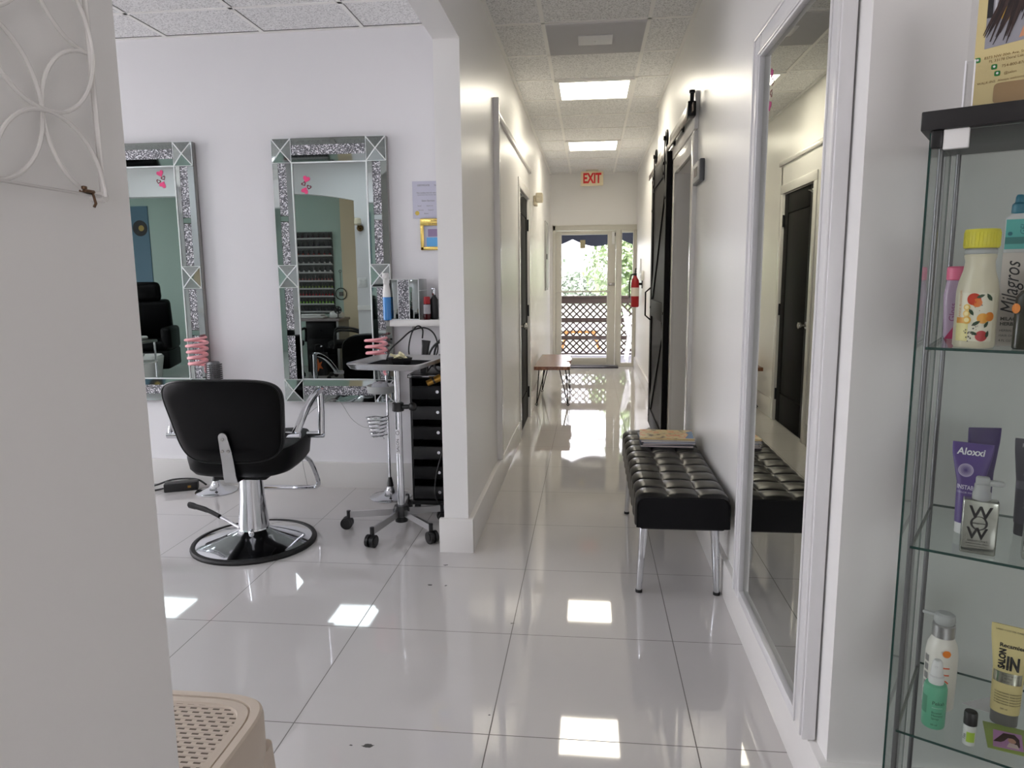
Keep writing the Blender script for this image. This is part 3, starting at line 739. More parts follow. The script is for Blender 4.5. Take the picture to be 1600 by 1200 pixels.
# ------------------------------------------------------------------ crystal framed station mirrors
M['bevel'] = P('bevelled_mirror_strip', (142, 148, 146), .03, 1.0)
M['crossline'] = P('bright_bevel_edge', (226, 230, 230), .3, .3)
def station_mirror(cx, label, sticker_uv):
    w_, h_, z0 = .71, 1.605, .565
    e = thing('crystal_mirror', label, 'mirror', (cx, 4.32, z0), 0, 'crystal framed salon mirrors')
    hw = w_/2; T = .046; bs, bt = .125, .145
    MB().rbox((-hw, -T+.012, 0), (hw, -.001, h_), .003).build('backing', 'nickel', e)
    MB().box((-hw+bs-.004, -T+.004, bt-.004), (hw-bs+.004, -T+.010, h_-bt+.004)).build('glass', 'mirror', e)
    # border lip round the glass
    lip = MB()
    for a, b in (((-hw+bs-.006, -T-.003, bt-.006), (-hw+bs+.003, -T+.012, h_-bt+.006)), ((hw-bs-.003, -T-.003, bt-.006), (hw-bs+.006, -T+.012, h_-bt+.006)), ((-hw+bs, -T-.003, bt-.006), (hw-bs, -T+.012, bt+.003)), ((-hw+bs, -T-.003, h_-bt-.003), (hw-bs, -T+.012, h_-bt+.006))): lip.rbox(a, b, .002, 1)
    lip.build('inner_bevel', 'crossline', e)
    blocks = []
    for x0, x1 in ((-hw, -hw+bs), (hw-bs, hw)):
        for q0, q1 in ((0, bt), (.715, .855), (h_-bt, h_)): blocks.append((x0, x1, q0, q1))
    for x0, x1, q0, q1 in blocks:
        g_ = .002; y = -T-.002; c = ((x0+x1)/2, y-.010, (q0+q1)/2)
        cs_ = [(x0+g_, y, q0+g_), (x1-g_, y, q0+g_), (x1-g_, y, q1-g_), (x0+g_, y, q1-g_)]
        b0 = [(p[0], -T+.014, p[2]) for p in cs_]
        bk = MB(); xl = MB(); bk.add(cs_+[c]+b0, [(0, 1, 4), (1, 2, 4), (2, 3, 4), (3, 0, 4), (0, 5, 6, 1), (1, 6, 7, 2), (2, 7, 8, 3), (3, 8, 5, 0)])
        for k in range(4): xl.bar((cs_[k][0], cs_[k][1]-.001, cs_[k][2]), (c[0], c[1]-.001, c[2]), .006, .004, up=(0, 1, 0))
        for k in range(4): xl.bar((cs_[k][0], cs_[k][1]-.001, cs_[k][2]), (cs_[(k+1) % 4][0], cs_[k][1]-.001, cs_[(k+1) % 4][2]), .003, .002, up=(0, 1, 0))
        bo_ = bk.build('cross_cut_block', 'bevel', e, angle=5); xl.build('cross_line', 'crossline', bo_)
    def band(a, b): MB().box(a, b).build('crystal_band', 'glitter', e)
    def strip(ax, a0, a1, c0, c1):
        """bevelled mirror strips either side of a crystal band; ax: 'z' upright, 'x' level"""
        wv = (c1-c0); gi0, gi1 = c0+wv*.31, c0+wv*.71
        def quad(p0, p1, ya, yb):
            if ax == 'z': V = [(p0, ya, a0), (p1, yb, a0), (p1, yb, a1), (p0, ya, a1)]
            else: V = [(a0, ya, p0), (a0, yb, p1), (a1, yb, p1), (a1, ya, p0)]
            B = [(v[0], -T+.014, v[2]) for v in V]
            MB().add(V+B, [(0, 1, 2, 3), (0, 4, 5, 1), (1, 5, 6, 2), (2, 6, 7, 3), (3, 7, 4, 0)]).build('mirror_strip', 'bevel', e, angle=5)
        quad(c0+.001, gi0, -T+.002, -T-.006); quad(gi1, c1-.001, -T-.006, -T+.002)
        return gi0, gi1
    segs = [(bt, .42), (.455, .715), (.855, 1.115), (1.15, h_-bt)]
    for x0, x1 in ((-hw, -hw+bs), (hw-bs, hw)):
        for a0, a1 in ((bt, .715), (.855, h_-bt)):
            g0, g1 = strip('z', a0+.001, a1-.001, x0, x1)
        for a0, a1 in segs: band((g0, -T-.004, a0+.002), (g1, -T+.012, a1-.002))
        for zc in (.4375, 1.1325): MB().box((g0+.001, -T-.006, zc-.015), (g1-.001, -T+.012, zc+.015)).build('mirror_strip', 'bevel', e)
    for q0, q1 in ((0, bt), (h_-bt, h_)):
        g0, g1 = strip('x', -hw+bs+.001, hw-bs-.001, q0, q1)
        band((-hw+bs+.003, -T-.004, g0), (hw-bs-.003, -T+.012, g1))
    u, v_ = sticker_uv; sg = (1 if u < 0 else -1)
    for q in ((u, v_+.036, .022, -.35*sg), (u-.012*sg, v_-.032, .022, 2.7)): MB().prism(heart(*q), -T+.0015, -T+.003, 'xz').build('heart_sticker', 'hotpink', e)
    for (a, b, ro) in ((u-.018*sg, v_+.008, .5), (u+.014*sg, v_-.012, -.3)):
        o1 = heart(a, b, .015, ro); i1 = heart(a, b, .0085, ro); n = len(o1)
        MB().add([(p[0], -T+.0025, p[1]) for p in o1]+[(p[0], -T+.0025, p[1]) for p in i1], [(i, (i+1) % n, n+(i+1) % n, n+i) for i in range(n)]).build('outline_heart_sticker', 'maroon', e)
    return e
cm_ = station_mirror(-1.562, 'crystal framed wall mirror with a pink heart sticker, beside the white shelf', (-.145, 1.33))
station_mirror(-2.776, 'crystal framed wall mirror half hidden by the near wall', (.135, 1.385))

# ------------------------------------------------------------------ notices on the salon wall
e = thing('certificate', 'pale lilac printed certificate with a gold seal pinned to the salon wall', 'certificate', (-.95, 4.318, 1.69))
MB().box((-.115, -.003, 0), (.115, 0, .217)).build('sheet', P('lilac_paper', (196, 196, 212), .7), e)
fl = lambda u, v_: (u, -.0034, v_)
for tx, sz, u, v_ in (('CERTIFICATE', .013, -.085, .188), ('No. 10', .012, .02, .188), ('This certifies that the salon', .011, -.09, .145), ('named below has met the rules', .009, -.085, .134), ('Salon Services', .014, -.06, .098), ('Issued', .009, -.085, .070), ('Expires on', .009, -.03, .070), ('Director', .009, -.08, .045), ('Inspector', .009, -.02, .045), ('Board', .010, -.045, .024)):
    words(tx, sz, lambda a, b, u=u, v_=v_: fl(u+a, v_+b), 'inkgrey', e)
MB().cyl((-.088, -.0045, .03), (-.088, -.002, .03), .013, n=20).build('seal', P('gold_seal', (206, 180, 84), .4, .3), e)
e = thing('gold_frame', 'small gold picture frame with a blue card under the certificate', 'picture frame', (-.925, 4.318, 1.500))
f = MB().rbox((-.095, -.016, 0), (-.075, 0, .187), .003).rbox((.075, -.016, 0), (.095, 0, .187), .003).rbox((-.095, -.016, 0), (.095, 0, .02), .003).rbox((-.095, -.018, .145), (.095, 0, .187), .003)
f.build('frame', 'gold', e)
MB().box((-.076, -.006, .019), (.076, -.003, .146)).build('card', P('lilac_card', (190, 190, 206), .5), e)
MB().box((-.060, -.0075, .022), (.07, -.006, .075)).build('blue_panel', P('sky_blue_print', (96, 170, 226), .5), e)
MB().box((-.05, -.0075, .08), (.06, -.006, .125)).build('purple_panel', P('mauve_print', (146, 126, 160), .5), e)
words('BUSINESS', .014, lambda a, b: (-.03+a, -.0185, .168+b), 'ink', e); words('LICENSE', .016, lambda a, b: (-.045+a, -.0185, .150+b), 'ink', e)

# ------------------------------------------------------------------ styling chair
def styling_chair(loc, rotz, label):
    e = thing('styling_chair', label, 'salon chair', loc, rotz)
    b = MB().lathe([(.292, .006), (.288, .016), (.262, .026), (.20, .044), (.13, .062), (.092, .074), (.078, .082), (.076, .088)], 48)
    base = b.build('base', 'chrome', e)
    MB().lathe([(.262, 0), (.306, 0), (.308, .010), (.303, .020), (.286, .023), (.280, .016)], 48).build('rubber_rim', 'rubber', base)
    MB().lathe([(.076, .084), (.074, .12), (.060, .26), (.056, .38)], 28).build('column', 'chrome', e)
    MB().rbox((-.13, -.13, .365), (.13, .13, .39), .01).build('seat_plate', 'steel_black', e)
    lv = MB().tube(spline([(.02, -.075, .085), (-.06, -.03, .09), (-.18, .045, .112), (-.26, .085, .132)]), .0075, 10).ball((.02, -.085, .082), .014)
    lo = lv.build('pump_lever', 'chrome', e)
    MB().tube(spline([(-.20, .055, .117), (-.28, .093, .137), (-.36, .128, .146), (-.405, .145, .150)]), [.011]*7+[.013]*6+[.015]*5+[.010], 10, flat=1.5).build('lever_grip', 'rubber', lo)
    # seat cushion: full, with a rounded belly
    def loop(s_, z, dy=0.0):
        L = sup(.262*s_, .255*s_, 48, 4.2, 0, .035+dy, z); return L
    L = [loop(.66, .388), loop(.78, .392), loop(.90, .405), loop(.97, .43), loop(1.0, .465), loop(.995, .495), loop(.965, .512), loop(.90, .521), loop(.6, .522), loop(.25, .516)]
    for i, lp in enumerate(L):
        for v in lp: v.z += .022*max(0, (v.y-.05)/.24)*(.4+.6*(i > 3)) + .02*min(1, abs(v.x)/.25)**2*(i > 3)
    MB().loft(L).build('seat', 'leather', e)
    # backrest
    def bl_(s_, off, inset):
        pts = []
        for v in sup(1, 1, 72, 5.2):
            tx, tz = v.x, v.y
            wv = .238+.052*(tz*.5+.5)
            x = tx*(wv-inset); z = .683+tz*(.198-inset)
            lean = -.205-.135*((z-.485)/.39)
            y = lean+off+.075*(x/.28)**2
            pts.append(Vector((x, y, z+.012*(1-(x/.28)**2)*(1 if tz > 0 else -.7))))
        return pts
    B = [bl_(1, -.034, .055), bl_(1, -.034, .016), bl_(1, -.028, .005), bl_(1, -.016, 0), bl_(1, .014, 0), bl_(1, .032, .008), bl_(1, .042, .028), bl_(1, .046, .07)]
    MB().loft(B).build('backrest', 'leather', e)
    pipe = bl_(1, -.026, .002); MB().tube(pipe, .0045, 6, True).build('piping', 'vinyl', e)
    pl = MB()
    prof = [(-.285, .615), (-.262, .54), (-.248, .48), (-.238, .41), (-.225, .382), (-.10, .378)]
    hwid = [.021, .027, .028, .030, .031, .031]
    V = []; F = []
    for (y, z), hw in zip(prof, hwid): V += [(-hw, y, z), (hw, y, z), (-hw, y+.006, z), (hw, y+.006, z)]
    for i in range(len(prof)-1):
        a = i*4; F += [(a, a+1, a+5, a+4), (a+2, a+6, a+7, a+3), (a, a+4, a+6, a+2), (a+1, a+3, a+7, a+5)]
    F += [(0, 2, 3, 1), (len(V)-4, len(V)-3, len(V)-1, len(V)-2)]
    pl.add(V, F).cyl((0, -.285, .615), (0, -.2795, .6155), .021, n=20)
    po = pl.build('back_bracket', 'brushed', e)
    for (x, z, y) in ((0, .606, -.285), (-.014, .545, -.266), (.014, .545, -.266)):
        MB().cyl((x, y-.005, z), (x, y+.004, z), .0075, n=12).build('screw', 'nickel', po)
    for s_ in (-1, 1):
        a = MB()
        top = spline([(s_*.300, -.165, .605), (s_*.312, -.12, .655), (s_*.322, -.04, .715), (s_*.330, .05, .755), (s_*.332, .115, .770), (s_*.332, .150, .768)], 5)
        a.tube(top, .020, 12, flat=.8).tube([(s_*.332, .142, .772), (s_*.330, .150, .65), (s_*.325, .150, .535)], .0165, 12)
        a.cyl((s_*.235, -.165, .600), (s_*.322, -.165, .600), .0155, n=14).cyl((s_*.25, .150, .532), (s_*.338, .150, .532), .017, n=14)
        a.build('armrest', 'chrome', e)
    fr = [(.225, .17, .43), (.222, .29, .37), (.215, .385, .26)] 
    pts = [(.19, .10, .41)]+spline([(.215, .18, .41), (.222, .26, .36), (.22, .36, .25), (.214, .40, .195), (.195, .41, .172), (.15, .41, .168)], 4)
    pts += [(-p[0], p[1], p[2]) for p in reversed(pts)]
    MB().tube(pts, .0125, 10).build('footrest', 'chrome', e)
    return e
styling_chair((-1.70, 3.33, 0), math.radians(4), 'black styling chair with chrome arms and a round chrome base facing the mirror')

# ------------------------------------------------------------------ rolling tray trolley
def trolley(loc, label):
    e = thing('tray_trolley', label, 'trolley', loc)
    hub = MB().lathe([(.020, .035), (.034, .04), (.034, .07), (.044, .075), (.044, .105), (.036, .128), (.020, .130)], 24); hub.build('hub', 'black_plastic', e)
    MB().cyl((0, 0, .12), (0, 0, .665), .0185, n=22).build('column', 'chrome', e)
    MB().cyl((0, 0, .66), (0, 0, .885), .0155, n=20).build('upper_tube', 'chrome', e)
    c = MB().lathe([(.022, .640), (.031, .644), (.031, .685), (.022, .690)], 24).cyl((.02, -.005, .665), (.075, -.01, .668), .012, n=12).ball((.082, -.011, .668), .024)
    c.build('clamp_collar', 'black_plastic', e)
    for k in range(5):
        a = math.radians((186, 254, 316, 30, 98)[k]); d = Vector((math.cos(a), math.sin(a), 0)); q = d*(.285 if k != 3 else .225)
        lg = MB().bar(d*.03+Vector((0, 0, .092)), q+Vector((0, 0, .078)), .014, .034); lo = lg.build('leg', 'brushed', e)
        cs_ = MB().cyl(q+Vector((0, 0, .055)), q+Vector((0, 0, .10)), .011, n=12)
        off = Vector((-d.y, d.x, 0))*.012
        for sg in (-1, 1):
            w_ = q+off*1.2*sg+Vector((d.x*.010, d.y*.010, .032)); cs_.cyl(w_-off*.7, w_+off*.7, .032, n=24)
        cs_.cyl(q-off*2.2+Vector((d.x*.010, d.y*.010, .035)), q+off*2.2+Vector((d.x*.010, d.y*.010, .035)), .022, n=14)
        cs_.build('caster', 'black_plastic', lo)
    tr = MB(); ang = math.radians(-8); tr.X = Matrix.Translation((.012, -.02, .885)) @ Matrix.Rotation(ang, 4, 'Z')
    hx_, hy_ = .198, .225
    tr.loft([sup(hx_-.03, hy_-.03, 48, 9, z=0), sup(hx_-.014, hy_-.014, 48, 9, z=.006), sup(hx_, hy_, 48, 9, z=.030), sup(hx_-.003, hy_-.003, 48, 9, z=.034), sup(hx_-.008, hy_-.008, 48, 9, z=.030), sup(hx_-.020, hy_-.020, 48, 9, z=.009), sup(hx_-.034, hy_-.034, 48, 9, z=.004)])
    tr.build('tray', 'brushed', e)
    mt = MB(); mt.X = tr.X; mt.loft([sup(hx_-.030, hy_-.030, 48, 9, z=.0045), sup(hx_-.030, hy_-.030, 48, 9, z=.0075)]).build('tray_mat', 'mat_black', e)
    st = MB(); cyl = lambda u, v_: (.0192*math.sin(u/.0192-.15), -.0192*math.cos(u/.0192-.15), v_)
    V = [cyl(-.014+.028*i/8, z) for z in (.415, .545) for i in range(9)]
    st.add(V, [(i, i+1, i+10, i+9) for i in range(8)]); so_ = st.build('sticker', 'paper', e)
    c2 = lambda u, v_: (.0196*math.sin(u/.0192-.15), -.0196*math.cos(u/.0192-.15), v_)
    words('SALON', .022, lambda a, b: c2(.007-b, .425+a), 'ink', so_); 
    rg = MB(); R1 = [c2(.009*math.cos(i*PI/10), .528+.010*math.sin(i*PI/10)) for i in range(20)]; rg.tube(R1, .0012, 5, True).build('logo', 'ink', so_)
    return e
trolley((-1.0, 3.60, 0), 'chrome tray trolley on five casters beside the end of the white dividing wall')
# things on the tray
e = thing('clip_bowl', 'black bowl of cream hair clips on the trolley tray', 'bowl', (-.945, 3.47, .893))
MB().lathe([(.034, 0), (.040, .003), (.052, .036), (.056, .048), (.053, .048), (.047, .030), (.034, .006), (.001, .005)], 6, sx=1.15).build('bowl', 'black_plastic', e)
cb = P('cream_plastic', (222, 216, 176), .4)
for i, (x, y, a, z) in enumerate(((-.02, 0, .4, .05), (.012, .012, -.7, .056), (.02, -.01, 1.3, .049), (-.006, -.018, 2.4, .054))):
    b = MB(); b.X = Matrix.Translation((x, y, z)) @ Matrix.Rotation(a, 4, 'Z') @ Matrix.Rotation(.35, 4, 'Y')
    b.rbox((-.032, -.008, -.003), (.032, .008, .003), .0025).rbox((-.032, -.006, .004), (.006, .006, .009), .002).build('hair_clip', cb, e)

# ------------------------------------------------------------------ hair-tool stands
def coil(cx, cy, z0, z1, turns, ra, rb, wire, n_per=22, bump_=0.0):
    pts = []; N = int(turns*n_per)
    for i in range(N+1):
        t_ = i/N; r = rb+(ra-rb)*t_; a = 2*PI*turns*t_
        rr = r*(1+bump_*math.cos(6*a))
        pts.append((cx+rr*math.cos(a), cy+rr*math.sin(a), z0+(z1-z0)*t_))
    return pts
def dryer_stand(loc, label, spiral=True):
    e = thing('hair_tool_stand', label, 'hair tool stand', loc, 0, 'chrome hair tool stands')
    MB().lathe([(.125, 0), (.127, .004), (.122, .008), (.085, .016), (.045, .030), (.028, .052), (.022, .070), (.014, .076)], 36).build('base', 'chrome', e)
    MB().lathe([(.021, .070), (.016, .10), (.011, .125), (.008, .127)], 16).build('collar', 'black_plastic', e)
    MB().cyl((0, 0, .12), (0, 0, .80), .0072, n=12).build('pole', 'chrome', e)
    p = coil(-.058, -.03, .375, .515, 6, .066, .036, .003, 30, .06)
    MB().tube(p, .0036, 6).tube([p[-1], (0, 0, .50)], .0036, 6).tube([p[20], (0, 0, .395)], .0036, 6).build('wire_coil', 'chrome', e)
    MB().lathe([(.070, .655), (.082, .660), (.086, .700), (.083, .700), (.078, .664), (.004, .660)], 28, c=(-.03, -.02, 0)).build('tray', 'frosted', e)
    p = coil(-.052, -.01, .80, .985, 5, .062, .050, .006, 26)
    MB().tube(p, .0105, 8, flat=.8).tube([p[0], (-.01, 0, .775), (0, 0, .76)], .0105, 8).build('dryer_coil', 'pink', e)
    return e
dryer_stand((-1.212, 4.13, 0), 'chrome stand with a wire coil and a pink coil behind the trolley')
dryer_stand((-2.36, 4.16, 0), 'chrome stand with a pink coil behind the styling chair')
e = thing('round_brush', 'round grey bristle hairbrush standing in the tray beside the styling chair', 'hairbrush', (-2.300, 4.125, .665), 0)
MB().lathe([(.036, .055), (.040, .060), (.040, .160), (.034, .172), (.01, .176)], 24).build('barrel', P('brush_barrel', (104, 104, 106), .35, .6), e)
MB().lathe([(.012, 0), (.013, .03), (.011, .056)], 14).build('handle', 'black_plastic', e)
br_ = MB()
for i in range(20):
    a = 2*PI*i/20
    for q in range(8):
        z = .066+.0125*q; c_ = Vector((math.cos(a), math.sin(a), 0)); br_.bar(c_*.038+Vector((0, 0, z)), c_*.051+Vector((0, 0, z)), .006, .004)
br_.build('bristles', P('grey_bristle', (66, 64, 64), .6), e)['kind'] = 'stuff'
b = MB()
pc = sup(.05, .035, 24, 3)
b.loft([[Vector((v.x*1.0, v.y, z+.006*math.sin(i*1.3+z*90))) for i, v in enumerate(sup(.055*s_, .035*s_, 24, 3))] for z, s_ in ((0, .8), (.012, 1.0), (.03, .95), (.045, .8), (.055, .5))])
q = b.build('plastic_bag', P('crumpled_clear_bag', (196, 198, 202), .25, trans=.35, ior=1.2)); q.location = (-1.245, 4.105, .663); tag(q, 'crumpled clear plastic bag in the tray of the stand behind the trolley', 'bag')

# ------------------------------------------------------------------ shelf, mirrored organiser, bottles
e = thing('wall_shelf', 'white floating shelf on the salon wall beside the crystal mirror', 'shelf', (-.94, 4.32, 1.055))
MB().rbox((-.225, -.25, 0), (.235, 0, .037), .004).build('board', 'trim', e)
MB().rbox((-.245, -.25, .002), (-.225, -.01, .035), .003).build('end_cap', 'grey_metal', e)
MB().cyl((-.14, -.004, -.028), (-.14, -.012, -.028), .012, n=16).rbox((-.15, -.01, -.04), (-.13, 0, .0), .003).build('bracket', 'grey_metal', e)
e = thing('mirrored_organizer', 'mirrored box organiser with a crystal stripe on the white shelf', 'organiser', (-1.078, 4.185, 1.092))
MB().rbox((-.092, -.10, 0), (.092, .10, .236), .002).build('box', 'mirror', e)
MB().rbox((-.092, -.1035, .006), (-.034, -.099, .230), .002).rbox((.034, -.1035, .006), (.092, -.099, .230), .002).build('mirror_panel', 'bevel', e)
MB().box((-.032, -.103, .004), (.032, -.099, .232)).build('crystal_panel', 'glitter', e)
tr_ = MB()
for x in (-.092, -.033, .033, .090): tr_.box((x-.0015, -.1045, 0), (x+.0015, -.10, .236))
tr_.box((-.092, -.1045, .232), (.092, -.10, .236)).box((-.092, -.1045, 0), (.092, -.10, .004)).box((.092, -.10, .168), (.0935, .10, .171)).build('edge_trim', 'crossline', e)
e = thing('spray_bottle', 'white nozzle bottle half full of blue liquid at the end of the white shelf', 'bottle', (-1.172, 4.06, 1.092), 0)
MB().lathe([(.021, 0), (.024, .004), (.024, .135), (.020, .150)], 20).build('blue_liquid', 'blue_liquid', e)
MB().lathe([(.0242, .134), (.022, .17), (.017, .20), (.016, .215)], 20).build('bottle_shoulder', 'white_plastic', e)
MB().lathe([(.019, .213), (.019, .235), (.015, .242)], 18).rbox((-.016, -.035, .240), (.016, .016, .272), .007).cyl((0, -.03, .262), (0, -.046, .262), .006, n=12).tube([(0, -.022, .245), (.0, -.036, .225), (0, -.034, .205)], .005, 8).build('spray_head', 'white_plastic', e)
e = thing('hair_product_bottle', 'dark bottle with a bright red cap on the shelf beside the mirrored organiser', 'bottle', (-.945, 4.10, 1.092), 0, 'bottles beside the mirrored organiser')
MB().lathe([(.019, 0), (.021, .003), (.021, .085), (.018, .095)], 20).build('bottle', P('smoky_red_glass', (64, 14, 18), .15), e)
MB().lathe([(.0185, .092), (.0195, .094), (.0195, .130), (.016, .134), (.001, .135)], 20).build('cap', 'red', e)
MB().lathe([(.0213, .035), (.0213, .088)], 20).build('label', P('grey_label', (150, 146, 150), .4), e)
e = thing('hair_product_bottle', 'tall black bottle with a silver pump beside the red-capped one', 'bottle', (-.908, 4.13, 1.092), 0, 'bottles beside the mirrored organiser')
MB().lathe([(.021, 0), (.023, .003), (.023, .115), (.011, .135), (.010, .145)], 20).build('bottle', 'black_plastic', e)
MB().lathe([(.010, .142), (.012, .145), (.012, .172), (.009, .176), (.001, .177)], 16).rbox((-.012, -.02, .172), (.012, .01, .184), .004).build('pump', 'chrome', e)
e = thing('hair_product_bottle', 'clear bottle with a silver collar behind the black bottle on the shelf', 'bottle', (-.855, 4.20, 1.092), 0, 'bottles beside the mirrored organiser')
MB().lathe([(.027, 0), (.030, .003), (.030, .12), (.014, .150), (.013, .16)], 20).build('bottle', 'frosted', e)
MB().lathe([(.014, .156), (.016, .158), (.016, .19), (.001, .191)], 16).build('cap', 'nickel', e)

# ------------------------------------------------------------------ black drawer cart with hair tools
e = thing('drawer_cart', 'black six-tier salon cart in the corner behind the trolley', 'cart', (-.855, 4.02, 0))
cx0, cx1, cy0, cy1 = -.145, .145, -.19, .21
c = MB()
c.rbox((cx0, cy0+.02, .07), (cx0+.014, cy1, .79), .003).rbox((cx1-.014, cy0+.02, .07), (cx1, cy1, .79), .003).rbox((cx0, cy1-.014, .07), (cx1, cy1, .79), .003).rbox((cx0, cy0, .055), (cx1, cy1, .08), .004).rbox((cx0-.005, cy0-.005, .785), (cx1+.005, cy1, .805), .004)
c.build('case', 'black_plastic', e)
for i in range(6):
    z = .09+.115*i; d = MB().rbox((cx0+.017, cy0, z), (cx1-.017, cy0+.012, z+.072), .004).box((cx0+.017, cy0+.01, z), (cx1-.017, cy1-.02, z+.008)).box((cx0+.017, cy0+.01, z), (cx0+.023, cy1-.02, z+.06)).box((cx1-.023, cy0+.01, z), (cx1-.017, cy1-.02, z+.06)).box((cx0+.017, cy0-.004, z+.070), (cx1-.017, cy0+.014, z+.076))
    do = d.build('drawer', 'steel_black' if i % 2 else 'black_plastic', e)
    k_ = MB().cyl((.02, cy0-.014, z+.045), (.02, cy0, z+.045), .009, n=14)
    k_.build('knob', 'chrome', do)
MB().tube([(cx0+.01, cy0+.0, .80), (cx0+.01, cy0-.035, .80), (cx1-.01, cy0-.035, .80), (cx1-.01, cy0, .80)], .006, 8).build('top_rail', 'chrome', e)
for sx in (-1, 1):
    for y in (cy0+.03, cy1-.03):
        MB().cyl((sx*.12-.012, y, .028), (sx*.12+.012, y, .028), .028, n=18).cyl((sx*.12, y, .03), (sx*.12, y, .06), .010, n=10).build('caster', 'rubber', e)
T_ = {}
def tool(name, lab, cat, loc): return thing(name, lab, cat, loc, 0, 'hair tools on the black cart')
e = T_['clipper'] = tool('hair_clipper', 'black clipper standing upright among cords on the black cart', 'hair tool', (-.935, 3.92, .8055))
b = MB(); b.X = Matrix.Rotation(.12, 4, 'Y'); b.loft([sup(.020, .017, 24, 3, z=0), sup(.023, .019, 24, 3, z=.02), sup(.019, .016, 24, 3, z=.09), sup(.021, .017, 24, 3, z=.15), sup(.024, .012, 24, 4, z=.172), sup(.026, .006, 24, 5, z=.182)]).build('body', 'black_plastic', e)
e = T_['dryer'] = tool('hair_dryer', 'black hair dryer lying among cords at the back of the black cart', 'hair tool', (-.80, 3.99, .8055))
b = MB().tube(spline([(-.10, -.02, .055), (-.05, -.01, .060), (0, 0, .062), (.06, .01, .062)], 4), [.030]*4+[.036]*4+[.042]*4+[.040], 18)
b.build('barrel', 'black_plastic', e)
MB().tube([(.03, .005, .05), (.035, -.05, .03), (.04, -.11, .018)], [.018, .017, .015], 14).build('handle', 'black_plastic', e)
e = T_['wand'] = tool('curling_wand', 'golden-barrelled curling wand hanging off the edge of the black cart', 'hair tool', (-.755, 3.80, .812))
b = MB().tube([(-.12, -.055, -.045), (-.03, -.03, -.005), (.05, 0, .035), (.09, .015, .075)], [.016, .022, .026, .026], 16)
b.build('barrel', P('bronze_gold', (150, 112, 44), .3, .7), e)
bb_ = MB()
for t_ in (.2, .45, .7): 
    p_ = Vector((-.12, -.055, -.045)).lerp(Vector((.05, 0, .035)), t_); d_ = Vector((.17, .055, .08)).normalized(); bb_.cyl(p_-d_*.005, p_+d_*.005, .021+.006*t_, n=16)
bb_.build('band', 'black_plastic', e)
def cord(parent, pts, r=.0042, mat='black_plastic', dy=.06, name='power_cord'):
    return MB().tube(spline([(p[0], p[1]+dy, p[2]) for p in pts], 8), r, 8).build(name, mat, parent, w=True)
cord(T_['clipper'], [(-1.08, 3.64, .902), (-1.075, 3.70, .95), (-1.03, 3.76, 1.00), (-.98, 3.80, 1.045), (-.91, 3.82, 1.06), (-.86, 3.84, 1.02), (-.845, 3.84, .93), (-.90, 3.85, .822), (-.925, 3.86, .815)])
cord(T_['clipper'], [(-.985, 3.83, .835), (-1.005, 3.82, .93), (-.985, 3.82, 1.03), (-.95, 3.82, 1.07), (-.925, 3.83, 1.05), (-.93, 3.84, 1.0)])
cord(T_['dryer'], [(-.90, 3.80, .815), (-.88, 3.79, .92), (-.83, 3.79, .98), (-.79, 3.80, .95), (-.775, 3.81, .86), (-.80, 3.80, .815), (-.85, 3.79, .84), (-.85, 3.80, .94), (-.81, 3.81, 1.0), (-.765, 3.82, .94), (-.75, 3.83, .82)], .006)
cord(T_['wand'], [(-.70, 3.74, .86), (-.76, 3.745, .82), (-.80, 3.745, .62), (-.79, 3.745, .45), (-.84, 3.745, .28), (-.86, 3.745, .14), (-.83, 3.745, .04), (-.80, 3.745, .008), (-.77, 3.745, .008), (-.74, 3.745, .06), (-.73, 3.745, .12)])
cord(cm_, [(-1.62, 4.268, .58), (-1.55, 4.25, .57), (-1.47, 4.22, .47), (-1.38, 4.17, .43), (-1.31, 4.13, .44)], .0016, 'grey_metal', 0, 'thin_wire')
cord(cm_, [(-1.62, 4.268, .58), (-1.68, 4.26, .55), (-1.76, 4.25, .49), (-1.82, 4.25, .40), (-1.83, 4.26, .25), (-1.80, 4.27, .01)], .0016, 'grey_metal', 0, 'thin_wire')
# power brick on the floor at the far left
e = thing('power_strip', 'black power strip with cords on the floor under the half-hidden mirror', 'power strip', (-2.60, 4.17, 0), math.radians(24))
MB().rbox((-.10, -.04, 0), (.10, .04, .055), .006).build('body', 'black_plastic', e)
MB().rbox((.04, -.0415, .02), (.06, -.039, .035), .001).build('switch', P('amber_switch', (150, 110, 40), .4), e)
cord(e, [(-2.68, 4.15, .02), (-2.78, 4.10, .008), (-2.92, 4.09, .007), (-3.1, 4.12, .007)], .006, 'black_plastic', 0)
cord(e, [(-2.45, 4.20, .03), (-2.55, 4.25, .05), (-2.70, 4.24, .045), (-2.82, 4.20, .012), (-2.95, 4.24, .008), (-3.1, 4.26, .02)], .006, 'black_plastic', 0)
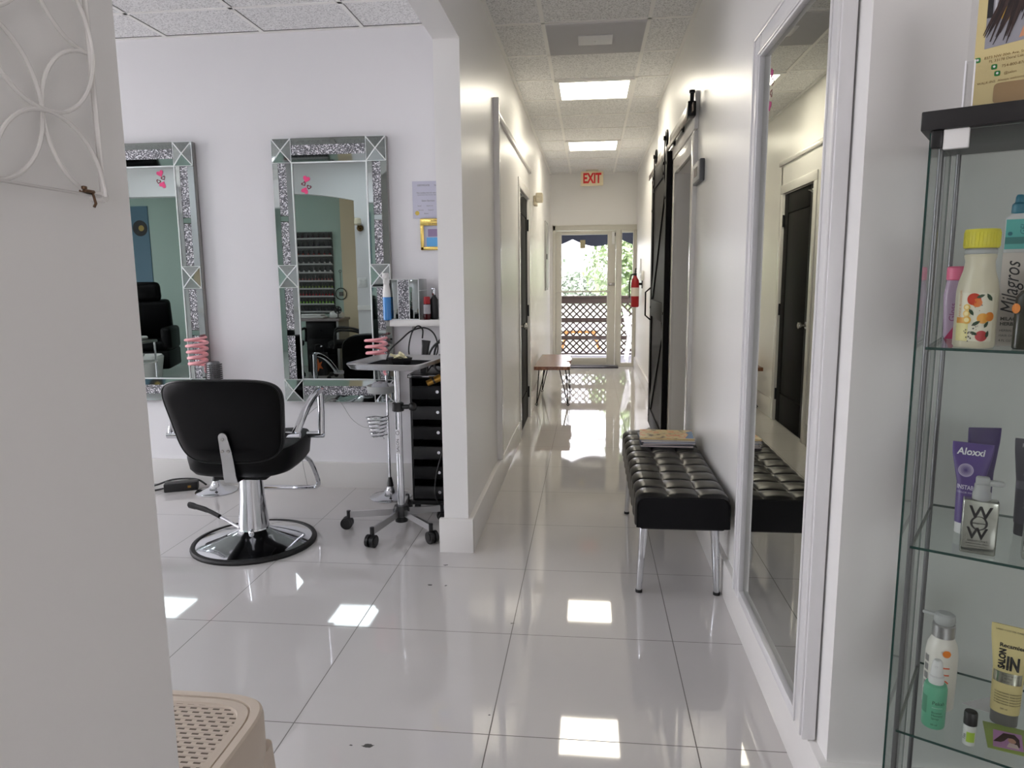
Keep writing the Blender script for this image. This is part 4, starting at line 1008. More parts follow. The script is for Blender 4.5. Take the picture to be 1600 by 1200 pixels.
# ------------------------------------------------------------------ glass display cabinet and its shelves
CA = Vector((.563, 1.343, 0)); CR = math.atan2(-.5058, .8626)
CE = Vector((.8626, -.5058, 0)); CS = Vector((.5058, .8626, 0))
def cab(u, v, z): return CA+CE*u+CS*v+Vector((0, 0, z))
CW, CD = .43, .345
SH = (1.206, .832, .456)
e = thing('display_cabinet', 'tall glass display cabinet with a black top, standing at the wall corner', 'display cabinet', cab(0, 0, 0), CR)
MB().rbox((0, 0, 1.578), (CW, CD, 1.61), .002).build('top_board', P('black_brown_foil', (24, 22, 23), .4), e)
MB().rbox((0, 0, 0), (CW, CD, .09), .002).build('plinth', 'black_plastic', e)
def pane(a, b, thin, name):
    (x0, y0, z0), (x1, y1, z1) = a, b
    V = [(x, y, z) for z in (z0, z1) for y in (y0, y1) for x in (x0, x1)]
    F = [(0, 2, 3, 1), (4, 5, 7, 6), (0, 1, 5, 4), (2, 6, 7, 3), (0, 4, 6, 2), (1, 3, 7, 5)]; ax = [2, 2, 1, 1, 0, 0]
    b_ = MB(); b_.V = [Vector(v) for v in V]; b_.F = F; b_.I = [0 if k == thin else 1 for k in ax]
    return b_.build(name, ['glass', 'glass_edge'], e)
pane((.018, .010, .092), (CW-.016, .0135, 1.576), 1, 'door_pane')
pane((.0125, .018, .092), (.0165, CD-.012, 1.576), 0, 'side_pane')
pane((CW-.0165, .018, .092), (CW-.0125, CD-.012, 1.576), 0, 'side_pane')
pane((.018, CD-.012, .092), (CW-.018, CD-.008, 1.576), 1, 'back_pane')
for z in SH: pane((.030, .022, z-.005), (CW-.030, CD-.016, z), 2, 'glass_shelf')
for x in (.030, CW-.030):
    for y in (.030, CD-.022):
        MB().cyl((x, y, .09), (x, y, 1.577), .0048, n=12).build('rod', P('grey_rod', (120, 120, 122), .35, .8) if 'grey_rod' not in bpy.data.materials else bpy.data.materials['grey_rod'], e)
for z in SH:
    for x in (.030, CW-.030):
        MB().tube([(x, .03, z-.010), (x, CD-.022, z-.010)], .0032, 8).build('shelf_bracket', 'nickel', e)
hg = MB().rbox((.034, .006, 1.545), (.072, .018, 1.578), .002); hg.build('hinge_clip', 'white_plastic', e)
MB().rbox((.016, .004, 1.548), (.034, .020, 1.578), .003).build('hinge_pivot', 'black_plastic', e)

def on_cab(name, label, cat, u, v, z, rot=0.0, group=None): return thing(name, label, cat, cab(u, v, z), CR+rot, group)
def cylmap(R, z0, a0=0.0, cy=0.0): return lambda u, v: ((R+.0004)*math.sin(u/R+a0), cy-(R+.0004)*math.cos(u/R+a0), z0+v)
def vertical(fn): return lambda u, v: fn(-v, u)     # text that reads upwards
def patch(fn, poly, mat, parent, name, sub=1):
    n = len(poly)
    if name.startswith(('fruit', 'leaf_print', 'price')):
        cx, cy = sum(p[0] for p in poly)/n, sum(p[1] for p in poly)/n
        b = MB(); b.add([fn(cx+(p[0]-cx)*f_, cy+(p[1]-cy)*f_) for f_ in (.5, 1) for p in poly]+[fn(cx, cy)], [(i, (i+1) % n, n+(i+1) % n, n+i) for i in range(n)]+[(2*n, (i+1) % n, i) for i in range(n)])
        return b.build(name, mat, parent)
    b = MB(); b.add([fn(p[0], p[1]) for p in poly], [tuple(range(n))]); return b.build(name, mat, parent)
def disc(cx, cy, r, n=20, sy=1.0): return [(cx+r*math.cos(2*PI*i/n), cy+r*sy*math.sin(2*PI*i/n)) for i in range(n)]

# -- top of the cabinet: card in an acrylic holder
e = on_cab('card_stand', 'clear acrylic leaflet holder on top of the glass cabinet', 'leaflet holder', .115, .030, 1.61)
MB().box((-.058, -.0185, 0), (.062, -.0165, .074)).box((-.058, .008, 0), (.062, .010, .25)).box((-.058, -.0185, 0), (.062, .010, .002)).box((-.058, -.0185, 0), (-.056, .010, .074)).box((.060, -.0185, 0), (.062, .010, .074)).build('holder', 'acrylic', e)
for x in (-.057, -.044):
    MB().box((x-.0012, -.0195, .0), (x+.0012, -.0185, .075)).build('bright_edge', P('acrylic_edge', (236, 236, 240), .2), e)
e = on_cab('salon_leaflet', 'cream salon leaflet with a long dark hair photo, standing in the acrylic holder', 'leaflet', .115, .030, 1.6125)
MB().box((-.047, -.002, 0), (.056, 0, .225)).build('card', P('cream_card', (212, 196, 142), .5), e)
f2 = lambda u, v: (u, -.0024, v)
f3 = lambda u, v: (u, -.0027, v)
f4 = lambda u, v: (u, -.0030, v)
ph = MB().add([f2(*p) for p in [(-.034, .090), (.036, .098), (.036, .222), (-.034, .222)]], [(0, 1, 2, 3)]).build('photo', P('photo_grey', (150, 150, 158), .5), e)
for x0, x1, c in ((-.034, -.026, (34, 32, 36)), (-.024, -.021, (196, 196, 202)), (-.019, -.017, (70, 70, 76))):
    patch(f3, [(x0, .138), (x1, .138), (x1, .222), (x0, .222)], P('photo_strip_%d' % c[0], c, .5), ph, 'photo_background')
patch(f3, disc(-.008, .140, .0065, 18, 1.9), P('photo_yellow', (190, 150, 60), .5), ph, 'photo_sleeve')
patch(f3, [(.012, .100), (.036, .106), (.036, .158), (.026, .140), (.018, .120)], P('photo_skin', (206, 148, 112), .5), ph, 'photo_skin')
hb = MB(); random.seed(11)      # long loose waves of dark hair, falling to the lower edge
for i in range(34):
    x0 = -.006+.040*i/33; sw = random.uniform(-.004, .004); L = random.uniform(.095, .128) if i < 22 else random.uniform(.07, .10)
    pts = []
    for k in range(29):
        t_ = k/28; pts.append((x0-(.030*t_**1.7)*(1-i/40)+sw*math.sin(4.5*t_+i*.7), .222-L*t_))
    for k in range(28):
        w0 = .0034*(1-.85*(k/28)**2.2); w1 = .0034*(1-.85*((k+1)/28)**2.2); (a, b), (c, d) = pts[k], pts[k+1]
        y_ = -.0029-.00002*i; hb.add([(a-w0, y_, b), (a+w0, y_, b), (c+w1, y_, d), (c-w1, y_, d)], [(0, 1, 2, 3)], i % 3)
hb.build('photo_hair', [P('photo_hair_a', (44, 30, 28), .6), P('photo_hair_b', (58, 40, 36), .6), P('photo_hair_c', (34, 24, 24), .6)], ph)
for tx, sz, u, v_ in (('8373 NW 00th Ave, Ste 3 Doral,', .0058, -.033, .0755), ('FL 33178 Doral Lake Shop', .0058, -.026, .0690), ('754-800-8766', .0062, -.008, .0580), ('@salon', .0056, -.004, .0465), ('WALK-INS  Always welcome here', .0054, -.040, .0365)):
    words(tx, sz, lambda a, b, u=u, v_=v_: f2(u+a, v_+b+(u+a)*.06), P('brown_print_'+tx[:3], (120, 88, 40), .6), e)
gi = P('green_icon', (40, 130, 60), .5)
for u, v_ in ((-.042, .074), (-.018, .060), (-.013, .049)):
    patch(f2, sup(.0042, .0042, 24, 4, u, v_), gi, e, 'icon')
    patch(f3, disc(u, v_+.0004, .0018, 12), 'paper', e, 'icon_mark')
patch(f2, sup(.0245, .0165, 32, 6, .008, .0175), P('tan_block', (160, 132, 92), .5), e, 'tan_block')

# -- upper shelf
Z1 = SH[0]
e = on_cab('lotion_bottle', 'cream lotion bottle with a yellow cap and citrus fruit print', 'bottle', .099, .066, Z1+.0005)
b = MB().lathe([(.030, 0), (.0325, .004), (.0325, .098), (.0300, .115), (.0245, .134), (.0225, .150), (.0250, .160), (.0235, .163)], 40)
b.build('bottle', P('cream_lotion', (222, 214, 188), .3), e)
MB().lathe([(.0215, .160), (.0250, .164), (.0250, .170), (.022, .173)], 32).build('neck_ring', 'frosted', e)
cp = MB().lathe([(.0265, .173), (.0270, .174), (.0270, .203), (.0255, .2055), (.001, .206)], 40)
for i in range(30):
    a = 2*PI*i/30; cp.bar((.027*math.cos(a), .027*math.sin(a), .176), (.027*math.cos(a), .027*math.sin(a), .200), .0012, .0008)
cp.build('cap', P('lemon_yellow', (226, 216, 62), .4), e)
L = cylmap(.0325, .0)
wl = MB(); 
def wrapped(u0, u1, v0, v1, mat, name, R=.0325, n=12, par=None):
    fn = cylmap(R, 0); V = [fn(u0+(u1-u0)*i/n, v) for v in (v0, v1) for i in range(n+1)]
    return MB().add(V, [(i, i+1, n+2+i, n+1+i) for i in range(n)]).build(name, mat, par)
lb = wrapped(-.030, .030, .012, .096, P('label_cream', (232, 226, 204), .4), 'label', par=e)
wrapped(-.030, -.006, .043, .053, P('label_orange', (228, 156, 48), .4), 'label_stripe', R=.0328, par=lb)
wrapped(-.030, -.008, .012, .043, P('label_yellowish', (228, 218, 150), .4), 'label_foot', R=.0328, par=lb)
CM = cylmap(.0330, 0)
fr_ = [(-.002, .085, .0105, 'fruit_red', (206, 58, 28)), (.003, .079, .0075, 'fruit_orange_red', (226, 120, 34)), (.013, .052, .009, 'fruit_orange', (236, 164, 40)), (.024, .055, .008, 'fruit_orange_deep', (226, 130, 24)), (.013, .0215, .0095, 'fruit_cherry', (188, 30, 34)), (-.012, .071, .0055, 'slice_a', (232, 190, 92)), (-.012, .060, .006, 'slice_b', (236, 196, 110)), (-.011, .049, .007, 'slice_c', (230, 176, 70))]
for u, v_, r, nm, c in fr_: patch(CM, disc(u, v_, r), P(nm, c, .4), lb, 'fruit_print')
CM2 = cylmap(.0334, 0)
for u, v_, r in ((-.012, .071, .0032), (-.012, .060, .0036), (-.011, .049, .004)): patch(CM2, disc(u, v_, r), P('slice_core_%d' % int(v_*1000), (246, 226, 160), .4), lb, 'fruit_slice_core')
lf_ = P('leaf_print', (40, 70, 40), .5)
for u, v_, ro, s_ in ((.007, .090, .4, 1), (.022, .088, 2.2, 1.2), (-.005, .063, -1.0, 1), (.003, .043, .6, 1.1), (.019, .041, 1.1, 1), (.022, .024, 1.4, 1), (.002, .026, 2.6, .9)):
    poly = [(u+s_*(x*math.cos(ro)-y*math.sin(ro)), v_+s_*(x*math.sin(ro)+y*math.cos(ro))) for x, y in ((-.006, 0), (-.002, .0028), (.003, .0026), (.0075, 0), (.003, -.0022), (-.002, -.0026))]
    patch(CM2, poly, lf_, lb, 'leaf_print')
sp_ = P('blossom_print', (80, 76, 70), .5); random.seed(3)
for i in range(26):
    u, v_ = random.choice([(.006, .070), (-.008, .030), (.000, .022), (.003, .037), (-.004, .016)]); patch(CM2, disc(u+random.uniform(-.006, .006), v_+random.uniform(-.005, .005), random.uniform(.0006, .0014), 7), sp_, lb, 'blossom_print')
words('ORANGE BLOSSOM', .0062, vertical(lambda a, b: CM(a-.022, b+.045)), P('orange_print', (214, 150, 70), .5), lb)

e = on_cab('treatment_bottle', 'violet tapered bottle with a pink cap behind the yellow-capped lotion', 'bottle', .052, .235, Z1+.0005)
MB().loft([sup(.014, .011, 28, 3, z=0), sup(.016, .012, 28, 3, z=.004), sup(.019, .015, 28, 3, z=.06), sup(.021, .016, 28, 3, z=.085), sup(.017, .014, 28, 3, z=.112), sup(.015, .013, 28, 3, z=.118)]).build('bottle', P('violet_plastic', (176, 152, 176), .25), e)
MB().lathe([(.017, .116), (.0185, .118), (.0185, .140), (.016, .143), (.001, .1435)], 28).build('cap', P('pink_cap', (232, 110, 146), .4), e)
words('Gloss', .016, vertical(lambda a, b: (a+.004, -.0175, b+.035)), P('plum_print', (134, 60, 110), .5), e)
MB().prism([(-.013, .0), (.006, .0), (.013, .035), (.008, .035)], -.0172, -.0165, 'xz').build('label_wedge', P('raspberry', (178, 40, 90), .5), e)

e = on_cab('oil_box', 'tall white carton with Milagros in script, behind the dark oil bottle', 'box', .167, .135, Z1+.0005)
MB().rbox((-.038, -.03, 0), (.038, .03, .165), .0012).build('carton', P('white_carton', (222, 214, 208), .5), e)
fb = lambda u, v: (u, -.0306, v)
words('Milagros', .034, vertical(lambda a, b: fb(a-.011, b+.056)), 'ink', e, shear=.35, sx=.80)
words('MILAGRO', .0082, lambda a, b: fb(a-.033, b+.046), 'inkgrey', e, bold=.0003); words('HERBAL OIL', .0082, lambda a, b: fb(a-.033, b+.037), 'inkgrey', e, bold=.0003)
for k, tx in enumerate(('HERBAL', 'HAIR OIL', '4 FL OZ')): words(tx, .0055, lambda a, b, k=k: fb(a-.033, b+.026-.009*k), 'inkgrey', e)
words('EST. 2010', .006, lambda a, b: fb(a-.004, b+.15), P('faint_gold', (190, 170, 140), .5), e)
e = on_cab('nail_glue_bottle', 'small teal labelled dropper bottle standing on the white carton', 'bottle', .146, .135, Z1+.166)
MB().loft([sup(.0175, .010, 32, 4, z=0), sup(.018, .0105, 32, 4, z=.003), sup(.018, .0105, 32, 4, z=.060), sup(.012, .009, 32, 3, z=.067), sup(.009, .008, 32, 2.4, z=.070)]).build('bottle', P('pale_bottle', (206, 206, 206), .3), e)
MB().box((-.0165, -.0112, .006), (.0165, -.0104, .058)).build('label', P('teal_label', (88, 178, 172), .4), e)
MB().box((-.0165, -.0116, .015), (.0165, -.0111, .027)).build('label_band', P('dark_teal', (56, 128, 126), .4), e)
ft = lambda u, v: (u, -.0118, v)
patch(ft, disc(-.0095, .033, .0035), P('deep_teal', (22, 104, 120), .4), e, 'dot_print')
words('GEL', .012, vertical(lambda a, b: ft(a+.013, b+.030)), P('teal_print', (30, 110, 120), .5), e, shear=.3)
MB().lathe([(.010, .068), (.0115, .070), (.0110, .084), (.007, .088), (.0065, .097), (.0045, .101), (.001, .1015)], 24).build('dropper_cap', P('blue_teal_cap', (28, 112, 134), .35), e)
e = on_cab('oil_bottle', 'dark olive oil bottle with an orange dot at the corner of the white carton', 'bottle', .186, .062, Z1+.0005)
MB().loft([sup(.029, .018, 36, 4, z=0), sup(.031, .020, 36, 4, z=.003), sup(.031, .020, 36, 4, z=.088), sup(.024, .018, 36, 3, z=.099), sup(.012, .012, 36, 2, z=.104), sup(.012, .012, 36, 2, z=.115)]).build('bottle', P('dark_olive', (38, 38, 22), .2), e)
MB().lathe([(.013, .112), (.014, .114), (.014, .135), (.001, .136)], 24).build('cap', 'black_plastic', e)
patch(lambda u, v: (-.0285+u*.7, -.0212+(-.0285+u < -.03)*.002, v), disc(0, .070, .0085), P('orange_dot', (232, 138, 50), .5), e, 'price_dot')

# -- middle shelf
Z2 = SH[1]
def tube_pack(e, w0, w1, h, mat, cap_mat, cap_h=.022, rr=.018):
    L = []
    for z, wx, wy in ((cap_h, w0, rr), (cap_h+.03, w0*1.02, rr*.98), (cap_h+h*.5, w0*1.06, rr*.7), (cap_h+h*.85, w1*.97, rr*.28), (cap_h+h-.008, w1, .0022), (cap_h+h, w1, .0018)):
        L.append(sup(wx, wy, 40, 2.2+1.6*(z > cap_h+h*.8), z=z))
    MB().loft(L).build('tube', mat, e)
    MB().loft([sup(w0*.92, rr*.92, 40, 2.2, z=0), sup(w0*.94, rr*.94, 40, 2.2, z=.002), sup(w0*.94, rr*.94, 40, 2.2, z=cap_h)]).build('cap', cap_mat, e)
    tab = [(cap_h, w0, rr), (cap_h+.03, w0*1.02, rr*.98), (cap_h+h*.5, w0*1.06, rr*.7), (cap_h+h*.85, w1*.97, rr*.28), (cap_h+h-.008, w1, .0022), (cap_h+h, w1, .0018)]
    def fn(u, v):   # a point on the front of the tube
        k = 0
        while k < len(tab)-2 and v > tab[k+1][0]: k += 1
        (z0, a0, b0), (z1, a1, b1) = tab[k], tab[k+1]; t_ = max(0, min(1, (v-z0)/(z1-z0)))
        wx, wy = a0+(a1-a0)*t_, b0+(b1-b0)*t_; ex = 2.2+1.6*t_ if k == 2 else (3.8 if k > 2 else 2.2)
        q = max(0, 1-min(1, abs(u)/wx)**ex)**(1/ex)
        return (u, -wy*q-.0008, v)
    return fn
pur = P('purple_tube_plastic', (86, 66, 128), .3)
e = on_cab('conditioner_tube', 'purple hair tube with a white sunburst standing on its white cap', 'tube', .108, .160, Z2+.0005)
fn = tube_pack(e, .021, .034, .158, pur, 'white_plastic', .022, .017)
words('Aloxxi', .0185, lambda a, b: fn(a-.025, b+.157), 'paper', e, bold=.0004, shear=.12, sx=.92)
for r_, nn, dz in ((.0042, 10, .0007), (.0068, 18, .0009), (.0094, 26, .0011), (.0118, 34, .0012)):
    sb = MB()
    for i in range(nn):
        a = 2*PI*i/nn; sb.add([fn(-.008+(r_)*math.cos(a)+dz*math.cos(q*PI/3), .127+(r_)*math.sin(a)+dz*math.sin(q*PI/3)) for q in range(6)], [tuple(range(6))])
    sb.build('sunburst_print', P('lilac_print_%d' % nn, (198, 186, 214), .5), e)
words('INSTABOOST', .0115, lambda a, b: fn(a-.0205, b+.090), P('pale_lilac', (206, 198, 218), .5), e, sx=.72, bold=.0003)
words('COLOR MASQUE', .0050, lambda a, b: fn(a-.0200, b+.082), P('pale_lilac2', (200, 192, 214), .5), e)
e = on_cab('conditioner_tube', 'second purple tube, only its folded tip showing behind the sunburst tube', 'tube', .122, .215, Z2+.0005, .5)
tube_pack(e, .021, .030, .180, P('dark_purple_tube', (70, 56, 104), .35), 'white_plastic', .022, .016)

sil = P('silver_bottle_lacquer', (178, 180, 172), .14, .9)
def silver_bottle(u, v, label, text):
    e = on_cab('silver_spray_bottle', label, 'bottle', u, v, Z2+.0005, .10, 'silver spray bottles on the middle glass shelf')
    MB().rbox((-.0275, -.0135, 0), (.0275, .0135, .1), .0035, 3).build('bottle', sil, e)
    pz = MB().lathe([(.012, .099), (.0145, .101), (.0145, .113), (.0125, .116), (.0125, .128), (.009, .131), (.001, .1315)], 24).rbox((-.011, -.008, .122), (.011, .008, .142), .004).rbox((.004, -.006, .126), (.033, .006, .137), .0045)
    pz.build('spray_pump', 'frosted', e)
    fs = lambda a, b: (a, -.0139, b)
    if text:
        words('W', .033, lambda a, b: fs(a, b+.067), 'ink', e, align='CENTER', bold=.0006, sx=1.0)
        words('W', .030, lambda a, b: fs(a-.003, b+.029), 'ink', e, align='CENTER', bold=.0006, sx=1.0)
        o1 = disc(-.001, .0585, .0135, 32, .95); i1 = disc(-.001, .0585, .0098, 32, 1.18); n = 32
        MB().add([fs(*p) for p in o1]+[fs(*p) for p in i1], [(i, (i+1) % n, n+(i+1) % n, n+i) for i in range(n)]).build('lettering', 'ink', e)
        words('COLOR WOW', .0030, lambda a, b: fs(a-.001, b+.057), 'ink', e, align='CENTER', bold=.0002)
        for k, (tx, sz) in enumerate((('DREAM COAT', .0048), ('SUPERNATURAL SPRAY', .0034), ('anti-humidity treatment', .0032), ('for silky smooth hair', .0032), ('200 ml / 6.7 fl oz', .0034))): words(tx, sz, lambda a, b, k=k: fs(a-.001, b+.0235-.0047*k), 'ink', e, align='CENTER')
    return e
silver_bottle(.133, .055, 'silver spray bottle lettered WOW in black in front of the purple tube', True)
silver_bottle(.226, .075, 'silver spray bottle at the cabinet middle shelf, in front of the grey tube', True)
gr = P('graphite_tube', (76, 74, 82), .35)
e = on_cab('salon_tube', 'dark grey hair tube lettered SALON beside the purple one', 'tube', .208, .210, Z2+.0005)
fn = tube_pack(e, .027, .036, .165, gr, P('dark_tube_cap', (60, 58, 64), .4), .024, .017)
words('SALON', .017, vertical(lambda a, b: fn(a-.005, b+.118)), P('silver_print', (196, 194, 196), .4), e, bold=.0006, sx=.95)
words('IN', .034, lambda a, b: fn(a-.002, b+.122), P('silver_print2', (196, 194, 196), .4), e, bold=.0012, sx=.8)
words('Recamier', .011, lambda a, b: fn(a-.024, b+.173), P('silver_print3', (186, 184, 188), .4), e)
MB().add([fn(-.027+.054*i/10, v) for v in (.092, .108) for i in range(11)], [(i, i+1, i+12, i+11) for i in range(10)]).build('foil_band', P('dull_foil', (110, 108, 116), .3, .7), e)
for k in range(3): words('RESTORE', .006, lambda a, b, k=k: fn(a-.014, b+.072-.008*k), P('dim_print_%d' % k, (128, 126, 132), .5), e)

# -- lower shelf
Z3 = SH[2]
e = on_cab('leave_in_bottle', 'white pump bottle numbered 911 with a silver collar and orange dot', 'bottle', .086, .160, Z3+.0005, -.10)
MB().lathe([(.025, 0), (.028, .004), (.029, .07), (.029, .118), (.0265, .136), (.0205, .150), (.018, .154)], 40).build('bottle', P('milky_white', (222, 218, 208), .35), e)
MB().lathe([(.0185, .152), (.0205, .153), (.0205, .178), (.0185, .180)], 32).build('collar', 'brushed', e)
MB().loft([sup(.017, .017, 28, 2.2, z=.180), sup(.0195, .018, 28, 2.4, z=.186), sup(.018, .016, 28, 2.4, z=.198), sup(.012, .011, 28, 2.4, z=.202)]).rbox((-.040, -.004, .190), (-.010, .004, .197), .003).build('pump_head', 'frosted', e)
c9 = cylmap(.0291, 0)
patch(c9, disc(.014, .127, .0075, 24), P('orange_sticker', (236, 132, 40), .5), e, 'price_dot')
words('911', .036, vertical(lambda a, b: c9(a+.021, b+.060)), P('orange_red_print', (214, 92, 52), .4), e, sx=.82)
for k in range(5): wrapped(-.030, -.0185, .024+.019*k, .038+.019*k, P('grey_block_%d' % k, (138, 136, 134), .5), 'grey_block', R=.0292, par=e)
for k in range(4): words('repair', .006, lambda a, b, k=k: c9(a+.004, b+.044-.0075*k), 'inkgrey', e)

e = on_cab('green_spray_bottle', 'mint green spray bottle with a white nozzle, in front of the 911 bottle', 'bottle', .086, .082, Z3+.0005, -.06)
MB().lathe([(.019, 0), (.0205, .003), (.0205, .080), (.0185, .087), (.012, .090)], 36).build('bottle', P('mint_green', (106, 180, 146), .35), e)
MB().lathe([(.0125, .088), (.0135, .090), (.0135, .104), (.011, .106), (.010, .118), (.0085, .132), (.006, .136), (.001, .137)], 24).cyl((0, -.008, .124), (0, -.0115, .124), .003, n=10).build('spray_nozzle', 'white_plastic', e)
c8 = cylmap(.0206, 0); dk = P('forest_print', (34, 70, 56), .5)
words('Pekah', .0105, lambda a, b: c8(a-.001, b+.052), dk, e, sx=.9)
for k, tx in enumerate(('Bounce', 'Memory', 'Spray')): words(tx, .006, lambda a, b, k=k: c8(a-.001, b+.034-.0062*k), dk, e)
words('60 ml', .005, lambda a, b: c8(a-.001, b+.009), dk, e)
MB().add([c8(-.001+.019*i/6, v) for v in (.0455, .0462) for i in range(7)], [(i, i+1, i+8, i+7) for i in range(6)]).build('rule', P('pale_mint', (200, 226, 212), .5), e)
wrapped(-.026, -.010, .030, .066, P('deep_mint', (84, 150, 120), .4), 'side_label', R=.0207, par=e)

e = on_cab('roll_on_bottle', 'small clear vial with a black cap and green label on the lowest glass shelf', 'bottle', .148, .052, Z3+.0005)
MB().lathe([(.0085, 0), (.0105, .002), (.0105, .038), (.009, .042)], 28).build('vial', P('pale_vial', (206, 208, 202), .25), e)
wrapped(-.004, .010, .010, .030, P('lime_label', (166, 196, 70), .4), 'label', R=.0107, par=e)
words('Tea', .008, vertical(lambda a, b: cylmap(.0108, 0)(a-.006, b+.012)), 'ink', e)
MB().lathe([(.0095, .041), (.0112, .042), (.0112, .064), (.010, .067), (.001, .0675)], 28).build('cap', 'black_plastic', e)

e = on_cab('salon_tube', 'cream and grey hair tube lettered SALON IN on the lowest glass shelf', 'tube', .198, .172, Z3+.0005)
fn = tube_pack(e, .0245, .034, .175, P('cream_tube', (216, 200, 142), .35), P('grey_tube_cap', (112, 110, 108), .35), .026, .020)
words('Recamier', .0108, lambda a, b: fn(a-.018, b+.159), 'ink', e, bold=.0003)
words('SALON', .0150, vertical(lambda a, b: fn(a-.007, b+.116)), 'ink', e, bold=.0008, sx=.82)
words('IN', .036, lambda a, b: fn(a-.005, b+.117), 'ink', e, bold=.0016, sx=.60)
MB().add([fn(-.024+.050*i/12, v) for v in (.088, .110) for i in range(13)], [(i, i+1, i+14, i+13) for i in range(12)]).build('foil_band', P('silver_foil', (176, 176, 160), .2, .9), e)
for k, tx in enumerate(('Reparacion', 'Capilar', 'Total')): words(tx, .0062, lambda a, b, k=k: cylmap(1, 0) and fn(a-.010, b+.1035-.0062*k), 'ink', e)
for k in range(5): words('tratamiento intensivo', .0050, lambda a, b, k=k: fn(a-.019, b+.068-.0055*k), 'ink', e)
words('200 ml', .0045, lambda a, b: fn(a-.008, b+.036), 'inkgrey', e)
words('LABIO Y LUZ DEL CABELLO', .0042, lambda a, b: fn(a-.026, b+.190), 'ink', e)

e = tag(MB().prism([(-.05, -.01), (.0, .055), (.05, .03), (.03, -.02)], 0, .0006, 'xy').build('paper_slip', 'paper'), 'plain white paper slip lying under the cream tube', 'paper slip'); e.location = cab(.176, .205, Z3+.0005); e.rotation_euler = (0, 0, CR)
e = on_cab('gift_card', 'green card with a purple long-haired portrait, flat on the lowest glass shelf', 'card', .216, .112, Z3+.0005, .15)
MB().rbox((-.045, -.045, 0), (.07, .045, .0015), .0004).build('card', P('olive_green_card', (150, 168, 84), .45), e)
fz = lambda h: (lambda u, v: (u, v, h))
pt = patch(fz(.0018), [(-.036, -.038), (.012, -.034), (.016, .024), (-.030, .022)], P('lilac_photo', (190, 140, 190), .5), e, 'photo')
patch(fz(.0021), [(-.034, -.020), (-.014, .016), (.004, .018), (.010, .004), (.008, -.022), (.0, -.028), (.0, -.004), (-.008, .002), (-.016, -.012), (-.022, -.018)], P('photo_dark_hair', (58, 30, 34), .5), pt, 'photo_hair')
patch(fz(.0023), disc(-.003, -.006, .0065, 16, 1.3), P('photo_face', (206, 158, 138), .5), pt, 'photo_face')
patch(fz(.0022), [(-.014, -.030), (.006, -.030), (.004, -.016), (-.008, -.014)], P('photo_shoulder', (222, 200, 196), .5), pt, 'photo_shoulder')
words('Gift', .020, lambda a, b: (.028+a, -.02+b, .0017), P('dark_olive_print', (62, 76, 34), .5), e, shear=.3)
# ------------------------------------------------------------------ nail room seen in the salon mirrors
e = thing('polish_rack', 'clear wall rack of nail polish on the mint wall, seen in the salon mirror', 'rack', (-4.16, -1.936, .80))
RW = .66; tiers = [1.115, .99, .865, .74, .615, .49, .375, .26, .145, .03]
b = MB().box((-RW/2, 0, 0), (RW/2, .006, 1.22)); b.build('back_panel', 'clear', e)
for z in tiers: MB().box((-RW/2, .004, z-.006), (RW/2, .06, z)).box((-RW/2, .056, z), (RW/2, .060, z+.018)).build('ledge', 'frosted', e)
def polish(rgb, name, wide):
    t_ = bpy.data.objects.new('nail_polish_bottle', None); COL.objects.link(t_)
    r, h = (.017, .040) if wide else (.012, .045)
    MB().lathe([(r*.9, 0), (r, .003), (r, h*.8), (r*.55, h)], 12).build('bottle', P('polish_'+name, rgb, .15), t_)
    MB().lathe([(r*.5, h), (r*.55, h+.002), (r*.42, h+.040), (.001, h+.041)], 10).build('cap', 'black_plastic', t_)
    return t_
rows_ = [('dark wine', (66, 22, 30), 1), ('inky blue', (46, 42, 60), 1), ('brick red', (150, 60, 52), 1), ('pale grey', (190, 190, 188), 1), ('milky white', (214, 214, 212), 1), ('dusty rose', (170, 110, 110), 0), ('olive green', (122, 150, 60), 0), ('cherry red', (168, 24, 40), 0), ('lime green', (128, 196, 60), 0), ('smoky black', (52, 50, 58), 0)]
words_n = ('top', 'second', 'third', 'fourth', 'fifth', 'sixth', 'seventh', 'eighth', 'ninth', 'bottom')
for i, ((cn, rgb, wide), z) in enumerate(zip(rows_, tiers)):
    p0 = polish(rgb, cn.replace(' ', '_'), wide); n = 8 if wide else 13
    for k in range(n):
        x = -4.16 - RW/2 + (k+.5)*RW/n; loc = (x, -1.905, .80+z+.0005)
        lab = '%s nail polish with black cap, %s row of the wall rack' % (cn, words_n[i]); gp = 'nail polish, %s row of the rack' % words_n[i]
        if k == 0: p0.location = loc; tag(p0, lab, 'nail polish', gp); o_ = p0
        else: dup(p0, loc, None, lab, gp)
# nail desk
e = thing('nail_desk', 'black nail desk under the polish rack, seen in the salon mirror', 'desk', (-4.02, -1.30, 0))
MB().rbox((-.55, -.24, .74), (.55, .24, .775), .006).build('top', P('pale_desk_top', (150, 140, 140), .25), e)
MB().rbox((.05, -.20, .02), (.50, .20, .74), .006).build('cabinet', 'leather', e)
MB().rbox((.50, -.22, .0), (.535, .22, .74), .006).build('end_panel', 'grey_metal', e)
MB().rbox((-.53, -.20, 0), (-.50, .20, .74), .006).build('end_panel', 'black_plastic', e)
for k in range(3): 
    d_ = MB().rbox((.08, .20, .08+.22*k), (.47, .215, .27+.22*k), .004).build('drawer', 'steel_black', e); MB().cyl((.27, .215, .17+.22*k), (.27, .23, .17+.22*k), .012, n=12).build('knob', 'chrome', d_)
e = thing('folded_towel', 'white folded towel on the black nail desk', 'towel', (-3.91, -1.26, .7755))
MB().rbox((-.17, -.10, 0), (.17, .10, .03), .014, 3).rbox((-.16, -.09, .03), (.14, .09, .058), .014, 3).build('cloth', P('white_towelling', (214, 214, 212), .9), e)
